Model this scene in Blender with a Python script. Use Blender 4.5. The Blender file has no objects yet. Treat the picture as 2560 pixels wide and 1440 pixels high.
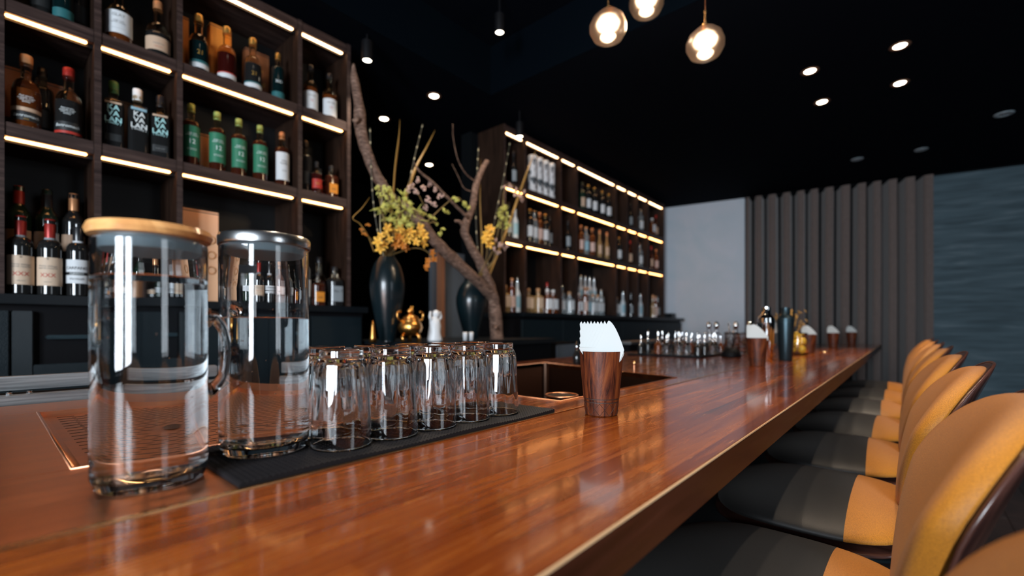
import bpy, bmesh, math, random
from mathutils import Vector, Matrix, noise
R = math.radians; PI = math.pi
C = bpy.context.scene.collection
S = bpy.context.scene

# ------------------------------------------------------------------ camera
F = 1140.0; PHI = math.atan2(986, F); CP, SP = math.cos(PHI), math.sin(PHI)
cam_d = bpy.data.cameras.new('camera'); cam = bpy.data.objects.new('camera', cam_d); C.objects.link(cam)
cam.location = (0, 0, 1.24); cam.rotation_euler = (R(90), 0, PHI)
cam_d.sensor_width = 36; cam_d.lens = 36 * F / 2560; cam_d.shift_y = 98 / 2560
cam_d.clip_start = 0.02
cam_d.dof.use_dof = True; cam_d.dof.focus_distance = 0.92; cam_d.dof.aperture_fstop = 1.9
S.camera = cam
# ------------------------------------------------------------------ world, light, exposure
w = bpy.data.worlds.new('world'); S.world = w; w.use_nodes = True
w.node_tree.nodes['Background'].inputs[0].default_value = (0.25, 0.42, 0.6, 1)
w.node_tree.nodes['Background'].inputs[1].default_value = 0.012
def area(name, loc, target, sx, sy, power, col):
    l = bpy.data.lights.new(name, 'AREA'); l.shape = 'RECTANGLE'; l.size = sx; l.size_y = sy; l.energy = power; l.color = col
    o = bpy.data.objects.new(name, l); C.objects.link(o); o.location = loc
    o.rotation_euler = (Vector(target) - Vector(loc)).to_track_quat('-Z', 'Y').to_euler()
    return o
# daylight through the two tall windows in the wall behind the camera
area('window_daylight', (0.35, -3.36, 1.75), (0.35, 0, 1.55), 1.05, 1.6, 250, (0.80, 0.90, 1.0))
area('window_daylight', (1.75, -3.36, 1.75), (1.75, 0, 1.55), 1.05, 1.6, 250, (0.80, 0.90, 1.0))
area('window_daylight', (3.16, 1.05, 1.75), (0, 1.05, 1.6), 0.9, 1.5, 16, (0.82, 0.91, 1.0))
S.view_settings.view_transform = 'Standard'; S.view_settings.look = 'None'
S.view_settings.exposure = 0.0; S.view_settings.gamma = 1.0; S.view_settings.use_curve_mapping = False
S.cycles.use_denoising = True
S.cycles.max_bounces = 16; S.cycles.transmission_bounces = 16; S.cycles.glossy_bounces = 5; S.cycles.diffuse_bounces = 3
S.cycles.transparent_max_bounces = 12
S.cycles.sample_clamp_indirect = 4.0
S.cycles.caustics_refractive = True; S.cycles.caustics_reflective = False; S.cycles.blur_glossy = 0.5

rng = random.Random(7)
# ------------------------------------------------------------------ helpers
def ray(px): return (px - 1280) / F
def atX(px, py, X):
    k = ray(px); Z = X / (k * CP - SP); return Vector((X, Z * (CP + k * SP), 1.24 + (818 - py) / F * Z))
def atY(px, py, Y):
    k = ray(px); Z = Y / (CP + k * SP); return Vector((Z * (k * CP - SP), Y, 1.24 + (818 - py) / F * Z))
def atZ(px, py, z=1.05):
    Z = F * (1.24 - z) / (py - 818); k = ray(px); return Vector((Z * (k * CP - SP), Z * (CP + k * SP), z))

def mat(name, col, rough=.5, metal=0, coat=0, trans=0, ior=1.45, emit=None, es=0, sheen=0, spec=.5, build=None, alpha=1):
    m = bpy.data.materials.new(name); m.use_nodes = True
    b = m.node_tree.nodes['Principled BSDF']; i = b.inputs
    i['Base Color'].default_value = (*col, 1); i['Roughness'].default_value = rough; i['Metallic'].default_value = metal
    i['Coat Weight'].default_value = coat; i['Coat Roughness'].default_value = .09
    i['Transmission Weight'].default_value = trans; i['IOR'].default_value = ior
    i['Sheen Weight'].default_value = sheen; i['Specular IOR Level'].default_value = spec
    if emit: i['Emission Color'].default_value = (*emit, 1); i['Emission Strength'].default_value = es
    if build: build(m.node_tree, b)
    return m
def N(nt, t, **kw):
    n = nt.nodes.new(t)
    for k, v in kw.items():
        if k.startswith('i_'): n.inputs[int(k[2:]) if k[2:].isdigit() else k[2:]].default_value = v
        else: setattr(n, k, v)
    return n
def coords(nt, scale=(1, 1, 1), rot=(0, 0, 0)):
    tc = N(nt, 'ShaderNodeTexCoord'); mp = N(nt, 'ShaderNodeMapping'); mp.inputs['Scale'].default_value = scale; mp.inputs['Rotation'].default_value = rot
    nt.links.new(tc.outputs['Object'], mp.inputs[0]); return mp.outputs[0]
def ramp(nt, src, stops):
    r = N(nt, 'ShaderNodeValToRGB'); e = r.color_ramp.elements
    while len(e) < len(stops): e.new(.5)
    for x, (p, c) in zip(e, stops): x.position = p; x.color = (*c, 1) if len(c) == 3 else c
    nt.links.new(src, r.inputs[0]); return r.outputs[0]
def bump(nt, b, src, strength=.3, dist=.002):
    n = N(nt, 'ShaderNodeBump'); n.inputs['Strength'].default_value = strength; n.inputs['Distance'].default_value = dist
    nt.links.new(src, n.inputs['Height']); nt.links.new(n.outputs[0], b.inputs['Normal'])
def grain(stops, scale, detail=6, bstr=.1, rough=None, dist=1.2, rot=(0, 0, 0)):
    def f(nt, b):
        v = coords(nt, scale, rot); n = N(nt, 'ShaderNodeTexNoise'); n.inputs['Scale'].default_value = 1; n.inputs['Detail'].default_value = detail; n.inputs['Distortion'].default_value = dist
        nt.links.new(v, n.inputs['Vector']); nt.links.new(ramp(nt, n.outputs[0], stops), b.inputs['Base Color'])
        if bstr: bump(nt, b, n.outputs[0], bstr)
        if rough: nt.links.new(ramp(nt, n.outputs[0], [(0, (rough[0],) * 3), (1, (rough[1],) * 3)]), b.inputs['Roughness'])
    return f
def g3(v): return (v, v, v)

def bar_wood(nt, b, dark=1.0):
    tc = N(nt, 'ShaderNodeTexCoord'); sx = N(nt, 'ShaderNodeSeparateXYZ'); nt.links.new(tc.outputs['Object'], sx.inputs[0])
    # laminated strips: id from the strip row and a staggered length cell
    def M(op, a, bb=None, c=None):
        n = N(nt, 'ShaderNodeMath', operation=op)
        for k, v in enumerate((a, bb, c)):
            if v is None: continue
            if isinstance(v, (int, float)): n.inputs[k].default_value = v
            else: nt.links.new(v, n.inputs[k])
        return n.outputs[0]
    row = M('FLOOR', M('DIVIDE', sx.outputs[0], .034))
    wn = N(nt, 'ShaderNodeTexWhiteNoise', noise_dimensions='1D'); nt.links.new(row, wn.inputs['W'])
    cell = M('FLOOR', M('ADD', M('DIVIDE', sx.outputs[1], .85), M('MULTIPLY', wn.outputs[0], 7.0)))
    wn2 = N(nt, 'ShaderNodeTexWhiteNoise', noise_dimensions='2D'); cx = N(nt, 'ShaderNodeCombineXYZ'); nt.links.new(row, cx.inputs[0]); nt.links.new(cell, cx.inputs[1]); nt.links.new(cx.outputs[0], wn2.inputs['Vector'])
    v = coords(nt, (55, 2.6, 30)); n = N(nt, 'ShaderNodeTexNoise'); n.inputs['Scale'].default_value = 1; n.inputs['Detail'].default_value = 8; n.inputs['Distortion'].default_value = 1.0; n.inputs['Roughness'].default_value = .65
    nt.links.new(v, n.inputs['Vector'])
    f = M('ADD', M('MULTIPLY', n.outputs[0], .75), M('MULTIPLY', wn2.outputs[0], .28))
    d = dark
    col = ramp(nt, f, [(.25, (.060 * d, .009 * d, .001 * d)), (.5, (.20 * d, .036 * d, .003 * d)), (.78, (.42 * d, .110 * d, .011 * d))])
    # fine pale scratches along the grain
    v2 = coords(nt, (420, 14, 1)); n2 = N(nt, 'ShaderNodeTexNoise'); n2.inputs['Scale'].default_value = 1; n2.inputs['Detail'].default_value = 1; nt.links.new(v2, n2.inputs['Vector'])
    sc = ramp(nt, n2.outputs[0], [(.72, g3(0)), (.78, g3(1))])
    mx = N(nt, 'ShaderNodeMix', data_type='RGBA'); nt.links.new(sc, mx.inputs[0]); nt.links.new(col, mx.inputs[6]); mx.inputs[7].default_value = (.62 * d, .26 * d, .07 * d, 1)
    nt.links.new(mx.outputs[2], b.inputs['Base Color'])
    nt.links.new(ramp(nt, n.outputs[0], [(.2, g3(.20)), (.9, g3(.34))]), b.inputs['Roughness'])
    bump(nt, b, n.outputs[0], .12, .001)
M = {}
M['bar_wood'] = mat('bar_wood', (.3, .08, .02), .25, coat=.6, build=bar_wood)
M['bar_fascia'] = mat('bar_fascia', (.10, .03, .015), .45, coat=.05, spec=.35, build=grain([(.2, (.016, .004, .002)), (.6, (.042, .011, .006)), (.9, (.075, .024, .012))], (40, 3, 60), rough=(.3, .5)))
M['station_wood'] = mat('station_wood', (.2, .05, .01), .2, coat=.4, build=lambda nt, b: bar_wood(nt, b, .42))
M['edge_highlight'] = mat('edge_highlight', (.75, .50, .28), .35)  # pale colour paints the reflected highlight on the bar edge
M['copper'] = mat('copper', (.62, .27, .13), .3, 1, build=grain([(.3, (.66, .28, .15)), (.7, (.78, .35, .19))], (60, 1.2, 60), 3, .02, rough=(.26, .42)))
M['copper_dark'] = mat('copper_dark', (.30, .13, .07), .3, 1)
M['brass'] = mat('brass', (.85, .52, .25), .25, 1)
M['slot'] = mat('slot', (.01, .006, .004), .7)
M['steel'] = mat('steel', (.45, .47, .48), .3, 1, build=grain([(.3, (.30, .32, .33)), (.7, (.55, .57, .58))], (1, 2.5, 90), 3, .02, rough=(.35, .5)))
M['chrome'] = mat('chrome', (.85, .87, .88), .07, 1)
M['lid_steel'] = mat('lid_steel', (.75, .76, .77), .24, 1)
M['basin'] = mat('basin', (.14, .08, .055), .35, 1)
M['rubber'] = mat('rubber', (.010, .009, .010), .5, spec=.2)
M['glass'] = mat('glass', (1, 1, 1), 0, trans=1, ior=1.47)
M['thick_glass'] = mat('thick_glass', (.97, .99, 1), 0, trans=1, ior=1.5)
M['water'] = mat('water', (.93, .98, 1), 0, trans=1, ior=1.333)
M['bamboo'] = mat('bamboo', (.6, .3, .1), .35, coat=.3, build=grain([(.3, (.42, .17, .05)), (.55, (.68, .34, .12)), (.8, (.82, .47, .2))], (6, 26, 26), 3, .05))
M['silicone'] = mat('silicone', (.40, .56, .64), .3, trans=.6)
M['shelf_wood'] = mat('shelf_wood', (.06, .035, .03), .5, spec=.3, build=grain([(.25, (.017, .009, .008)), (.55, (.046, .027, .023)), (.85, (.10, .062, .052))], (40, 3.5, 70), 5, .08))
M['shaded_divider_wood'] = mat('shaded_divider_wood', (.03, .018, .014), .5, spec=.3, build=grain([(.25, (.009, .0042, .0025)), (.55, (.021, .010, .006)), (.85, (.045, .022, .014))], (40, 70, 3.5), 5, .08))  # shelf wood darkened, painting the shade inside the bays
M['shelf_back'] = mat('shelf_back', (.02, .02, .024), .5, build=grain([(.25, (.0012, .0012, .0015)), (.6, (.003, .0028, .003)), (.9, (.008, .007, .0075))], (40, 3.5, 70), 5, .05))
M['led'] = mat('led', (1, .8, .6), .5, emit=(1, .42, .13), es=13.0)
M['led_top'] = mat('led_top', (1, .85, .7), .5, emit=(1, .56, .28), es=10.0)
M['leather'] = mat('leather', (.0035, .009, .0125), .5, spec=.3, build=lambda nt, b: (lambda v: bump(nt, b, v, .5, .002))((lambda n: (n.inputs.__getitem__('Scale').__setattr__('default_value', 160), n.outputs[0])[1])(N(nt, 'ShaderNodeTexNoise'))))
M['dark_top'] = mat('dark_top', (.004, .006, .008), .35, spec=.3)
M['black'] = mat('black', (.003, .003, .004), .6, spec=.15)
M['ceiling'] = mat('ceiling', (.0018, .003, .006), .9, spec=.04)
M['ceiling_face'] = mat('ceiling_face', (.0008, .0022, .004), .9, spec=.03)
M['floor'] = mat('floor', (.04, .02, .016), .45, build=grain([(.25, (.010, .007, .007)), (.6, (.032, .018, .015)), (.9, (.075, .035, .028))], (3, 45, 3), 5, .15))
M['wall_white'] = mat('wall_white', (.62, .64, .68), .8, build=grain([(.3, (.47, .54, .60)), (.7, (.56, .58, .64))], (2, 2, 2), 3, .02))
M['wall_grey'] = mat('wall_grey', (.05, .08, .10), .7, build=grain([(.25, (.020, .040, .052)), (.55, (.050, .085, .105)), (.85, (.12, .155, .18))], (2.2, 2.2, 22), 8, .4, dist=.6))
M['wall_dark'] = mat('wall_dark', (.003, .004, .005), .9, spec=.1)
M['curtain'] = mat('curtain', (.12, .10, .095), .85, sheen=.25, build=grain([(.3, (.085, .064, .058)), (.7, (.13, .098, .088))], (140, 140, 30), 3, .1))
M['trim_wood'] = mat('trim_wood', (.25, .1, .05), .5)
M['grey_panel'] = mat('grey_panel', (.20, .23, .27), .35, .6)
def weave(c1, c2, sc, bs, extra=None):
    def f(nt, b):
        v = coords(nt, (sc, sc, sc), (0, 0, R(0)))
        wv = N(nt, 'ShaderNodeTexNoise'); wv.inputs['Scale'].default_value = 5; wv.inputs['Detail'].default_value = 3
        nt.links.new(v, wv.inputs['Vector']); nt.links.new(ramp(nt, wv.outputs[0], [(.3, c1), (.7, c2)]), b.inputs['Base Color']); bump(nt, b, wv.outputs[0], bs, .0008)
        b.inputs['Sheen Roughness'].default_value = .6; b.inputs['Sheen Tint'].default_value = (1, .93, .86, 1)
    return f
M['fabric'] = mat('fabric', (.5, .2, .03), .55, sheen=.12, spec=.45, build=weave((.31, .105, .004), (.56, .205, .010), 130, .5))
M['fabric_grey'] = mat('fabric_grey', (.05, .047, .045), .48, sheen=.05, spec=.55, build=weave((.004, .0038, .0038), (.010, .009, .0088), 160, .4))
M['shell'] = mat('shell', (.035, .015, .012), .3, coat=.5, build=grain([(.3, (.018, .007, .006)), (.7, (.07, .027, .02))], (4, 40, 4), 4, .05))
M['shell_edge'] = mat('shell_edge', (.18, .07, .045), .3, coat=.5)
M['shell_rim'] = mat('shell_rim', (.075, .028, .02), .3, coat=.4)
M['leg_metal'] = mat('leg_metal', (.03, .05, .06), .35, .8)
M['paper'] = mat('paper', (.46, .475, .465), .9, spec=.2)
M['cup_wood'] = None
def cupwood(nt, b):
    v = coords(nt, (38, 38, 5)); n = N(nt, 'ShaderNodeTexNoise'); n.inputs['Scale'].default_value = 1; n.inputs['Detail'].default_value = 6; n.inputs['Distortion'].default_value = 2.2; nt.links.new(v, n.inputs['Vector'])
    nt.links.new(ramp(nt, n.outputs[0], [(.34, (.009, .002, .001)), (.44, (.055, .011, .004)), (.6, (.12, .027, .007)), (.85, (.21, .06, .014))]), b.inputs['Base Color'])
    v2 = coords(nt, (700, 700, 160)); n2 = N(nt, 'ShaderNodeTexNoise'); n2.inputs['Scale'].default_value = 1; nt.links.new(v2, n2.inputs['Vector']); bump(nt, b, n2.outputs[0], .5, .0008)
M['cup_wood'] = mat('cup_wood', (.3, .1, .03), .5, spec=.25, coat=.03, build=cupwood)
M['groove'] = mat('groove', (.03, .010, .005), .6)
M['bark'] = mat('bark', (.16, .09, .06), .85, build=grain([(.3, (.035, .018, .012)), (.5, (.13, .072, .05)), (.75, (.30, .19, .14))], (18, 18, 60), 8, .8, dist=2))
M['vase'] = mat('vase', (.003, .009, .012), .28, coat=.2)
M['ceramic'] = mat('ceramic', (.66, .66, .67), .4)
M['gold'] = mat('gold', (.70, .34, .09), .3, 1)
M['lamp_emit'] = mat('lamp_emit', (1, 1, 1), .5, emit=(1, .86, .66), es=14)
M['bulb'] = mat('bulb', (1, 1, 1), .5, emit=(1, .78, .55), es=9)
M['globe'] = mat('globe', (1, .80, .66), .32, trans=1, ior=1.25)
M['lens_off'] = mat('lens_off', (.25, .3, .33), .3)
M['downlight_rim'] = mat('downlight_rim', (.20, .10, .06), .4, .6)
M['leaf_gold'] = mat('leaf_gold', (.30, .16, .035), .5)
M['leaf_dark'] = mat('leaf_dark', (.05, .045, .03), .5)
M['leaf_pale'] = mat('leaf_pale', (.5, .42, .26), .5)
M['orchid'] = mat('orchid', (.85, .45, .05), .5, sheen=.2)
M['orchid_orange'] = mat('orchid_orange', (.55, .18, .02), .5)
M['bud_green'] = mat('bud_green', (.55, .52, .12), .5)
M['bud_pink'] = mat('bud_pink', (.55, .36, .30), .5)
M['stem'] = mat('stem', (.16, .10, .03), .6)
M['fruit'] = mat('fruit', (.80, .48, .04), .35, coat=.3)
M['neck_glass'] = mat('neck_glass', (1, .80, .55), .05, trans=1, ior=1.4)
# bottle materials
def gm(name, c, tr=.55): return mat(name, c, .06, coat=.5, trans=tr, ior=1.45)
B_ = {'amber': gm('amber_spirit', (.20, .05, .010)), 'brown': gm('brown_spirit', (.055, .012, .005), .3), 'dark': gm('dark_glass', (.012, .012, .012), 0), 'green': gm('green_glass', (.012, .03, .02), .1),
      'clear': gm('clear_glass', (.75, .82, .85), .85), 'teal': gm('teal_glass', (.002, .009, .010), .0), 'red': gm('red_spirit', (.035, .004, .003), .2), 'pale': gm('pale_spirit', (.55, .36, .16), .6), 'frost': mat('frost', (.5, .56, .6), .35, coat=.2)}
K_ = {'wood': mat('cork_wood', (.42, .22, .10), .5), 'black': mat('cap_black', (.012, .012, .014), .3, coat=.4), 'lime': mat('foil_lime', (.30, .42, .13), .35, .3), 'red': mat('foil_red', (.30, .02, .015), .35, .3),
      'copper': mat('foil_copper', (.55, .26, .12), .35, .5), 'white': mat('cap_white', (.7, .72, .72), .4), 'green': mat('foil_green', (.03, .12, .04), .4), 'gold': mat('foil_gold', (.6, .36, .1), .3, .8), 'silver': mat('cap_silver', (.6, .62, .63), .2, 1)}
L_ = {'white': mat('label_white', (.62, .64, .66), .6), 'cream': mat('label_cream', (.60, .45, .33), .6), 'green': mat('label_green', (.02, .16, .085), .5), 'black': mat('label_black', (.012, .014, .015), .5), 'teal': mat('label_teal', (.02, .12, .13), .5),
      'red': mat('label_red', (.42, .03, .02), .5), 'orange': mat('label_orange', (.62, .22, .02), .5), 'tan': mat('label_tan', (.52, .36, .25), .6), 'grey': mat('label_grey', (.24, .27, .29), .6), 'blue': mat('label_blue', (.25, .42, .5), .6), 'pink': mat('label_pink', (.6, .42, .36), .6)}
INK = {'white': mat('ink_white', (.75, .80, .80), .6), 'dark': mat('ink_dark', (.02, .02, .025), .6), 'red': mat('ink_red', (.45, .03, .02), .6), 'teal': mat('ink_teal', (.35, .62, .62), .6), 'gold': mat('ink_gold', (.62, .36, .08), .4, .6), 'grey': mat('ink_grey', (.2, .2, .2), .6)}
BOX = {'tan': mat('kraft_board', (.80, .46, .27), .7), 'orange': mat('orange_board', (.75, .24, .03), .5), 'brown': mat('brown_board', (.20, .075, .03), .6), 'grey': mat('grey_board', (.10, .09, .10), .6), 'black': mat('black_board', (.015, .015, .018), .5), 'green': mat('green_board', (.03, .06, .03), .5)}

# ------------------------------------------------------------------ object helpers
def link(name, me, m=None, parent=None, smooth=False, loc=None, rot=None):
    o = bpy.data.objects.new(name, me); C.objects.link(o)
    if m is not None and not me.materials:
        for q in (m if isinstance(m, (list, tuple)) else [m]): me.materials.append(q)
    if smooth: me.polygons.foreach_set('use_smooth', [True] * len(me.polygons))
    if parent: o.parent = parent
    if loc is not None: o.location = loc
    if rot is not None: o.rotation_euler = rot
    return o
def obj(name, bm, m=None, parent=None, smooth=False, loc=None, rot=None):
    me = bpy.data.meshes.new(name); bmesh.ops.recalc_face_normals(bm, faces=bm.faces[:]); bm.to_mesh(me); bm.free()
    o = link(name, me, m, parent, smooth, loc, rot)
    if smooth == 'auto':
        me.set_sharp_from_angle(angle=R(35))
    return o
def tag(o, label, cat, group=None):
    o['label'] = label; o['category'] = cat
    if group: o['group'] = group
    return o
def thing(name, label, cat, loc=(0, 0, 0), rz=0, group=None):
    o = bpy.data.objects.new(name, None); C.objects.link(o); o.location = loc; o.rotation_euler = (0, 0, rz); o.empty_display_size = .05
    return tag(o, label, cat, group)
def struct(name, bm, m, parent=None, **k):
    o = obj(name, bm, m, parent, **k)
    if not parent: o['kind'] = 'structure'
    return o
def copy_tree(o, parent=None):
    c = o.copy(); C.objects.link(c); c.parent = parent
    for ch in o.children: copy_tree(ch, c)
    return c
def box(bm, x0, x1, y0, y1, z0, z1, bev=0):
    r = bmesh.ops.create_cube(bm, size=1)['verts']
    for v in r: v.co = Vector(((x0 + x1) / 2 + v.co.x * (x1 - x0), (y0 + y1) / 2 + v.co.y * (y1 - y0), (z0 + z1) / 2 + v.co.z * (z1 - z0)))
    if bev: bmesh.ops.bevel(bm, geom=list({e for v in r for e in v.link_edges}), offset=bev, segments=2, affect='EDGES')
    return bm
def B(): return bmesh.new()
def prism(pts, z0, z1, bm=None):
    bm = bm or B(); lo = [bm.verts.new((x, y, z0)) for x, y in pts]; hi = [bm.verts.new((x, y, z1)) for x, y in pts]; n = len(pts)
    bm.faces.new(lo[::-1]); bm.faces.new(hi)
    for i in range(n): bm.faces.new((lo[i], lo[(i + 1) % n], hi[(i + 1) % n], hi[i]))
    return bm
def dense(prof, e=.0012, L=.006):
    out = []
    for (r0, z0), (r1, z1) in zip(prof, prof[1:]):
        out.append((r0, z0)); d = math.hypot(r1 - r0, z1 - z0)
        if d > L:
            for u in (e / d, 1 - e / d): out.append((r0 + (r1 - r0) * u, z0 + (z1 - z0) * u))
    return out + [prof[-1]]
def lathe(prof, n=32, p=2.0, bm=None, rmod=None, close=False, depth=1.0):
    """prof: (r, z); p: superellipse exponent (2 = round, 6 = squarish)."""
    bm = bm or B(); rings = []
    for r, z in prof:
        if r < 1e-6: rings.append([bm.verts.new((0, 0, z))]); continue
        ring = []
        for i in range(n):
            a = 2 * PI * i / n; c, s = math.cos(a), math.sin(a)
            q = 1 / ((abs(c) ** p + abs(s) ** p) ** (1 / p)) if p != 2 else 1
            rr = r * q * (rmod(a, z) if rmod else 1); ring.append(bm.verts.new((rr * c * depth, rr * s, z)))
        rings.append(ring)
    m = len(rings)
    for j in range(m if close else m - 1):
        a, b = rings[j], rings[(j + 1) % m]
        if len(a) == 1 and len(b) == 1: continue
        for i in range(n):
            k = (i + 1) % n
            if len(a) == 1: bm.faces.new((a[0], b[i], b[k]))
            elif len(b) == 1: bm.faces.new((a[i], a[k], b[0]))
            else: bm.faces.new((a[i], a[k], b[k], b[i]))
    return bm
def spline(pts, sub=8):
    pts = [Vector(p) for p in pts]
    if len(pts) < 3: return [pts[0].lerp(pts[-1], i / sub) for i in range(sub + 1)]
    P = [pts[0] * 2 - pts[1]] + pts + [pts[-1] * 2 - pts[-2]]; out = []
    for i in range(1, len(P) - 2):
        a, b, c, d = P[i - 1:i + 3]
        for s in range(sub):
            t = s / sub; out.append(.5 * ((2 * b) + (c - a) * t + (2 * a - 5 * b + 4 * c - d) * t * t + (3 * b - a - 3 * c + d) * t ** 3))
    out.append(pts[-1]); return out
def tube(pts, rad, n=8, bm=None, rough=0, cap=True, flat=1.0):
    bm = bm or B(); pts = [Vector(p) for p in pts]; L = len(pts); rings = []; up = Vector((.13, .21, 1)).normalized()
    for j, p in enumerate(pts):
        t = (pts[min(j + 1, L - 1)] - pts[max(j - 1, 0)]); t = t.normalized() if t.length else Vector((0, 0, 1))
        sd = t.cross(up); sd = sd.normalized() if sd.length > .05 else t.cross(Vector((1, 0, 0))).normalized()
        nn = sd.cross(t).normalized(); u = j / (L - 1)
        if callable(rad): r = rad(u)
        elif isinstance(rad, (list, tuple)):
            q = u * (len(rad) - 1); i = min(int(q), len(rad) - 2); r = rad[i] + (rad[i + 1] - rad[i]) * (q - i)
        else: r = rad
        ring = []
        for i in range(n):
            a = 2 * PI * i / n; rr = r
            if rough: rr *= 1 + rough * (noise.noise(Vector((p.x * 14 + math.cos(a) * 1.3, p.y * 14 + math.sin(a) * 1.3, p.z * 14))) * 1.2 + .35 * noise.noise(Vector((p.x * 50 + math.cos(a) * 3, p.y * 50, p.z * 50 + math.sin(a) * 3))))
            ring.append(bm.verts.new(p + (sd * math.cos(a) + nn * math.sin(a) * flat) * rr))
        rings.append(ring)
    for a, b in zip(rings, rings[1:]):
        for i in range(n): bm.faces.new((a[i], a[(i + 1) % n], b[(i + 1) % n], b[i]))
    if cap: bm.faces.new(rings[0][::-1]); bm.faces.new(rings[-1])
    return bm
_tc = {}
def text_mesh(s, size, Rb, wrap=True, ital=0, bold=0):
    """flat lettering bent round a cylinder of radius Rb, reading from +X."""
    key = (s, size, round(Rb, 4), wrap, ital)
    if key in _tc: return _tc[key]
    cu = bpy.data.curves.new('lettering', 'FONT'); cu.body = s; cu.size = size; cu.align_x = 'CENTER'; cu.align_y = 'CENTER'; cu.resolution_u = 2; cu.shear = ital; cu.offset = bold; cu.space_line = .85
    o = bpy.data.objects.new('lettering', cu); C.objects.link(o); bpy.context.view_layer.update()
    dg = bpy.context.evaluated_depsgraph_get(); me = bpy.data.meshes.new_from_object(o.evaluated_get(dg)); bpy.data.objects.remove(o)
    for v in me.vertices:
        x, y = v.co.x, v.co.y
        if wrap: a = x / Rb; v.co = (Rb * math.cos(a), Rb * math.sin(a), y)
        else: v.co = (Rb, x, y)
    me.materials.clear(); _tc[key] = me; return me
def lettering(s, size, Rb, z, m, parent, wrap=True, ital=0, name='lettering', bold=0):
    me = text_mesh(s, size, Rb, wrap, ital, bold).copy(); me.materials.append(m)
    return link(name, me, None, parent, loc=(0, 0, z))

# ------------------------------------------------------------------ setting: room shell
LX = -2.86
fl = struct('floor', prism([(-5.2, -3.4), (3.3, -3.4), (3.3, 8.2), (-5.2, 8.2)], -.12, -.02), M['black'])
pm = None
rr = 0
for ix in range(8):
    x0 = -.30 + ix * .16; n0 = rng.uniform(0, .8)
    for iy in range(-1, 7):
        y0 = -.6 + iy * 1.1 + n0
        if pm is None:
            pm = bpy.data.meshes.new('plank'); bm = box(B(), 0, .157, 0, 1.096, 0, .02, .0015); bm.to_mesh(pm); bm.free(); pm.materials.append(M['floor'])
        link('plank', pm, None, fl, loc=(x0, y0, -.02 + rng.uniform(-.0006, .0006)))
struct('wall_left', box(B(), LX - .12, LX, -3.4, 1.45, -.02, 3.4), M['wall_dark'])
struct('wall_left_far', box(B(), LX - .12, LX, 2.76, 6.5, -.02, 3.4), M['wall_dark'])
struct('wall_recess', box(B(), -5.0, -4.9, -.5, 6.5, -.02, 3.4), M['wall_dark'])
struct('wall_recess_near', box(B(), -4.9, LX - .12, -.5, -.4, -.02, 3.4), M['wall_dark'])
bm = box(B(), 3.1, 3.2, -3.4, .6, -.02, 3.4); box(bm, 3.1, 3.2, 1.5, 8.2, -.02, 3.4); box(bm, 3.1, 3.2, .6, 1.5, -.02, 1.0); box(bm, 3.1, 3.2, .6, 1.5, 2.5, 3.4); struct('wall_right', bm, M['wall_dark'])
bm = B()
for a, b_, c_, d_ in ((.6, .63, 1.0, 2.5), (1.47, 1.5, 1.0, 2.5), (.6, 1.5, 1.0, 1.03), (.6, 1.5, 2.47, 2.5), (1.04, 1.06, 1.0, 2.5)): box(bm, 3.08, 3.14, a, b_, c_, d_)
struct('window_3', bm, M['black'])
# near wall with two tall window openings
bm = B(); zs0, zs1 = .9, 2.6
for a, b_ in ((-5.0, -.18), (.88, 1.22), (2.28, 3.2)): box(bm, a, b_, -3.4, -3.3, -.02, 3.4)
for a, b_ in ((-.18, .88), (1.22, 2.28)): box(bm, a, b_, -3.4, -3.3, -.02, zs0); box(bm, a, b_, -3.4, -3.3, zs1, 3.4)
struct('wall_near', bm, M['wall_dark'])
for i, (a, b_) in enumerate(((-.18, .88), (1.22, 2.28))):
    bm = B(); box(bm, a, a + .03, -3.34, -3.28, zs0, zs1); box(bm, b_ - .03, b_, -3.34, -3.28, zs0, zs1); box(bm, a, b_, -3.34, -3.28, zs0, zs0 + .03); box(bm, a, b_, -3.34, -3.28, zs1 - .03, zs1)
    struct('window_%d' % (i + 1), bm, M['black'])
# slanted back wall: A + t*d
WA = Vector((-2.59, 6.35)); WD = Vector((.981, .193)).normalized(); WN = Vector((WD.y, -WD.x))   # WN points into the room
def WP(t, off=0, z=0): q = WA + WD * t + WN * off; return Vector((q.x, q.y, z))
def wallslab(name, t0, t1, m, z1=2.94, th=.1, off=0, z0=-.02):
    q = [WP(t0, off), WP(t1, off), WP(t1, off - th), WP(t0, off - th)]
    return struct(name, prism([(p.x, p.y) for p in q], z0, z1), m)
wallslab('wall_back_white', -.35, 1.0, M['wall_white'])
wallslab('wall_back_recess', 1.0, 2.84, M['wall_dark'], off=-.14)
wallslab('wall_back_grey', 2.84, 6.2, M['wall_grey'])
wallslab('trim_1', 1.0, 6.2, M['wall_dark'], z1=2.936, z0=2.92, th=.02, off=.02)
# ceiling: dark, with a raised tray over the near part of the bar
CZ = 2.94; TX, TY = -2.31, 2.43
struct('ceiling', box(B(), -5.2, TX, -3.4, 8.2, CZ, CZ + .12), M['ceiling'])
struct('ceiling_far', box(B(), TX, 3.3, TY, 8.2, CZ, CZ + .12), M['ceiling'])
struct('ceiling_tray', box(B(), TX - .02, 3.3, -3.4, TY + .02, CZ + .36, CZ + .44), M['ceiling'])
struct('trim_2', box(B(), TX - .02, TX, -3.4, TY, CZ + .12, CZ + .36), M['ceiling_face'])
struct('trim_3', box(B(), TX, 3.3, TY, TY + .02, CZ + .12, CZ + .36), M['ceiling_face'])
struct('trim_4', box(B(), TX - .001, TX + .004, -3.4, TY, CZ, CZ + .121), M['ceiling_face'])
struct('trim_5', box(B(), TX, 3.3, TY - .004, TY + .001, CZ, CZ + .121), M['ceiling_face'])
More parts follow.
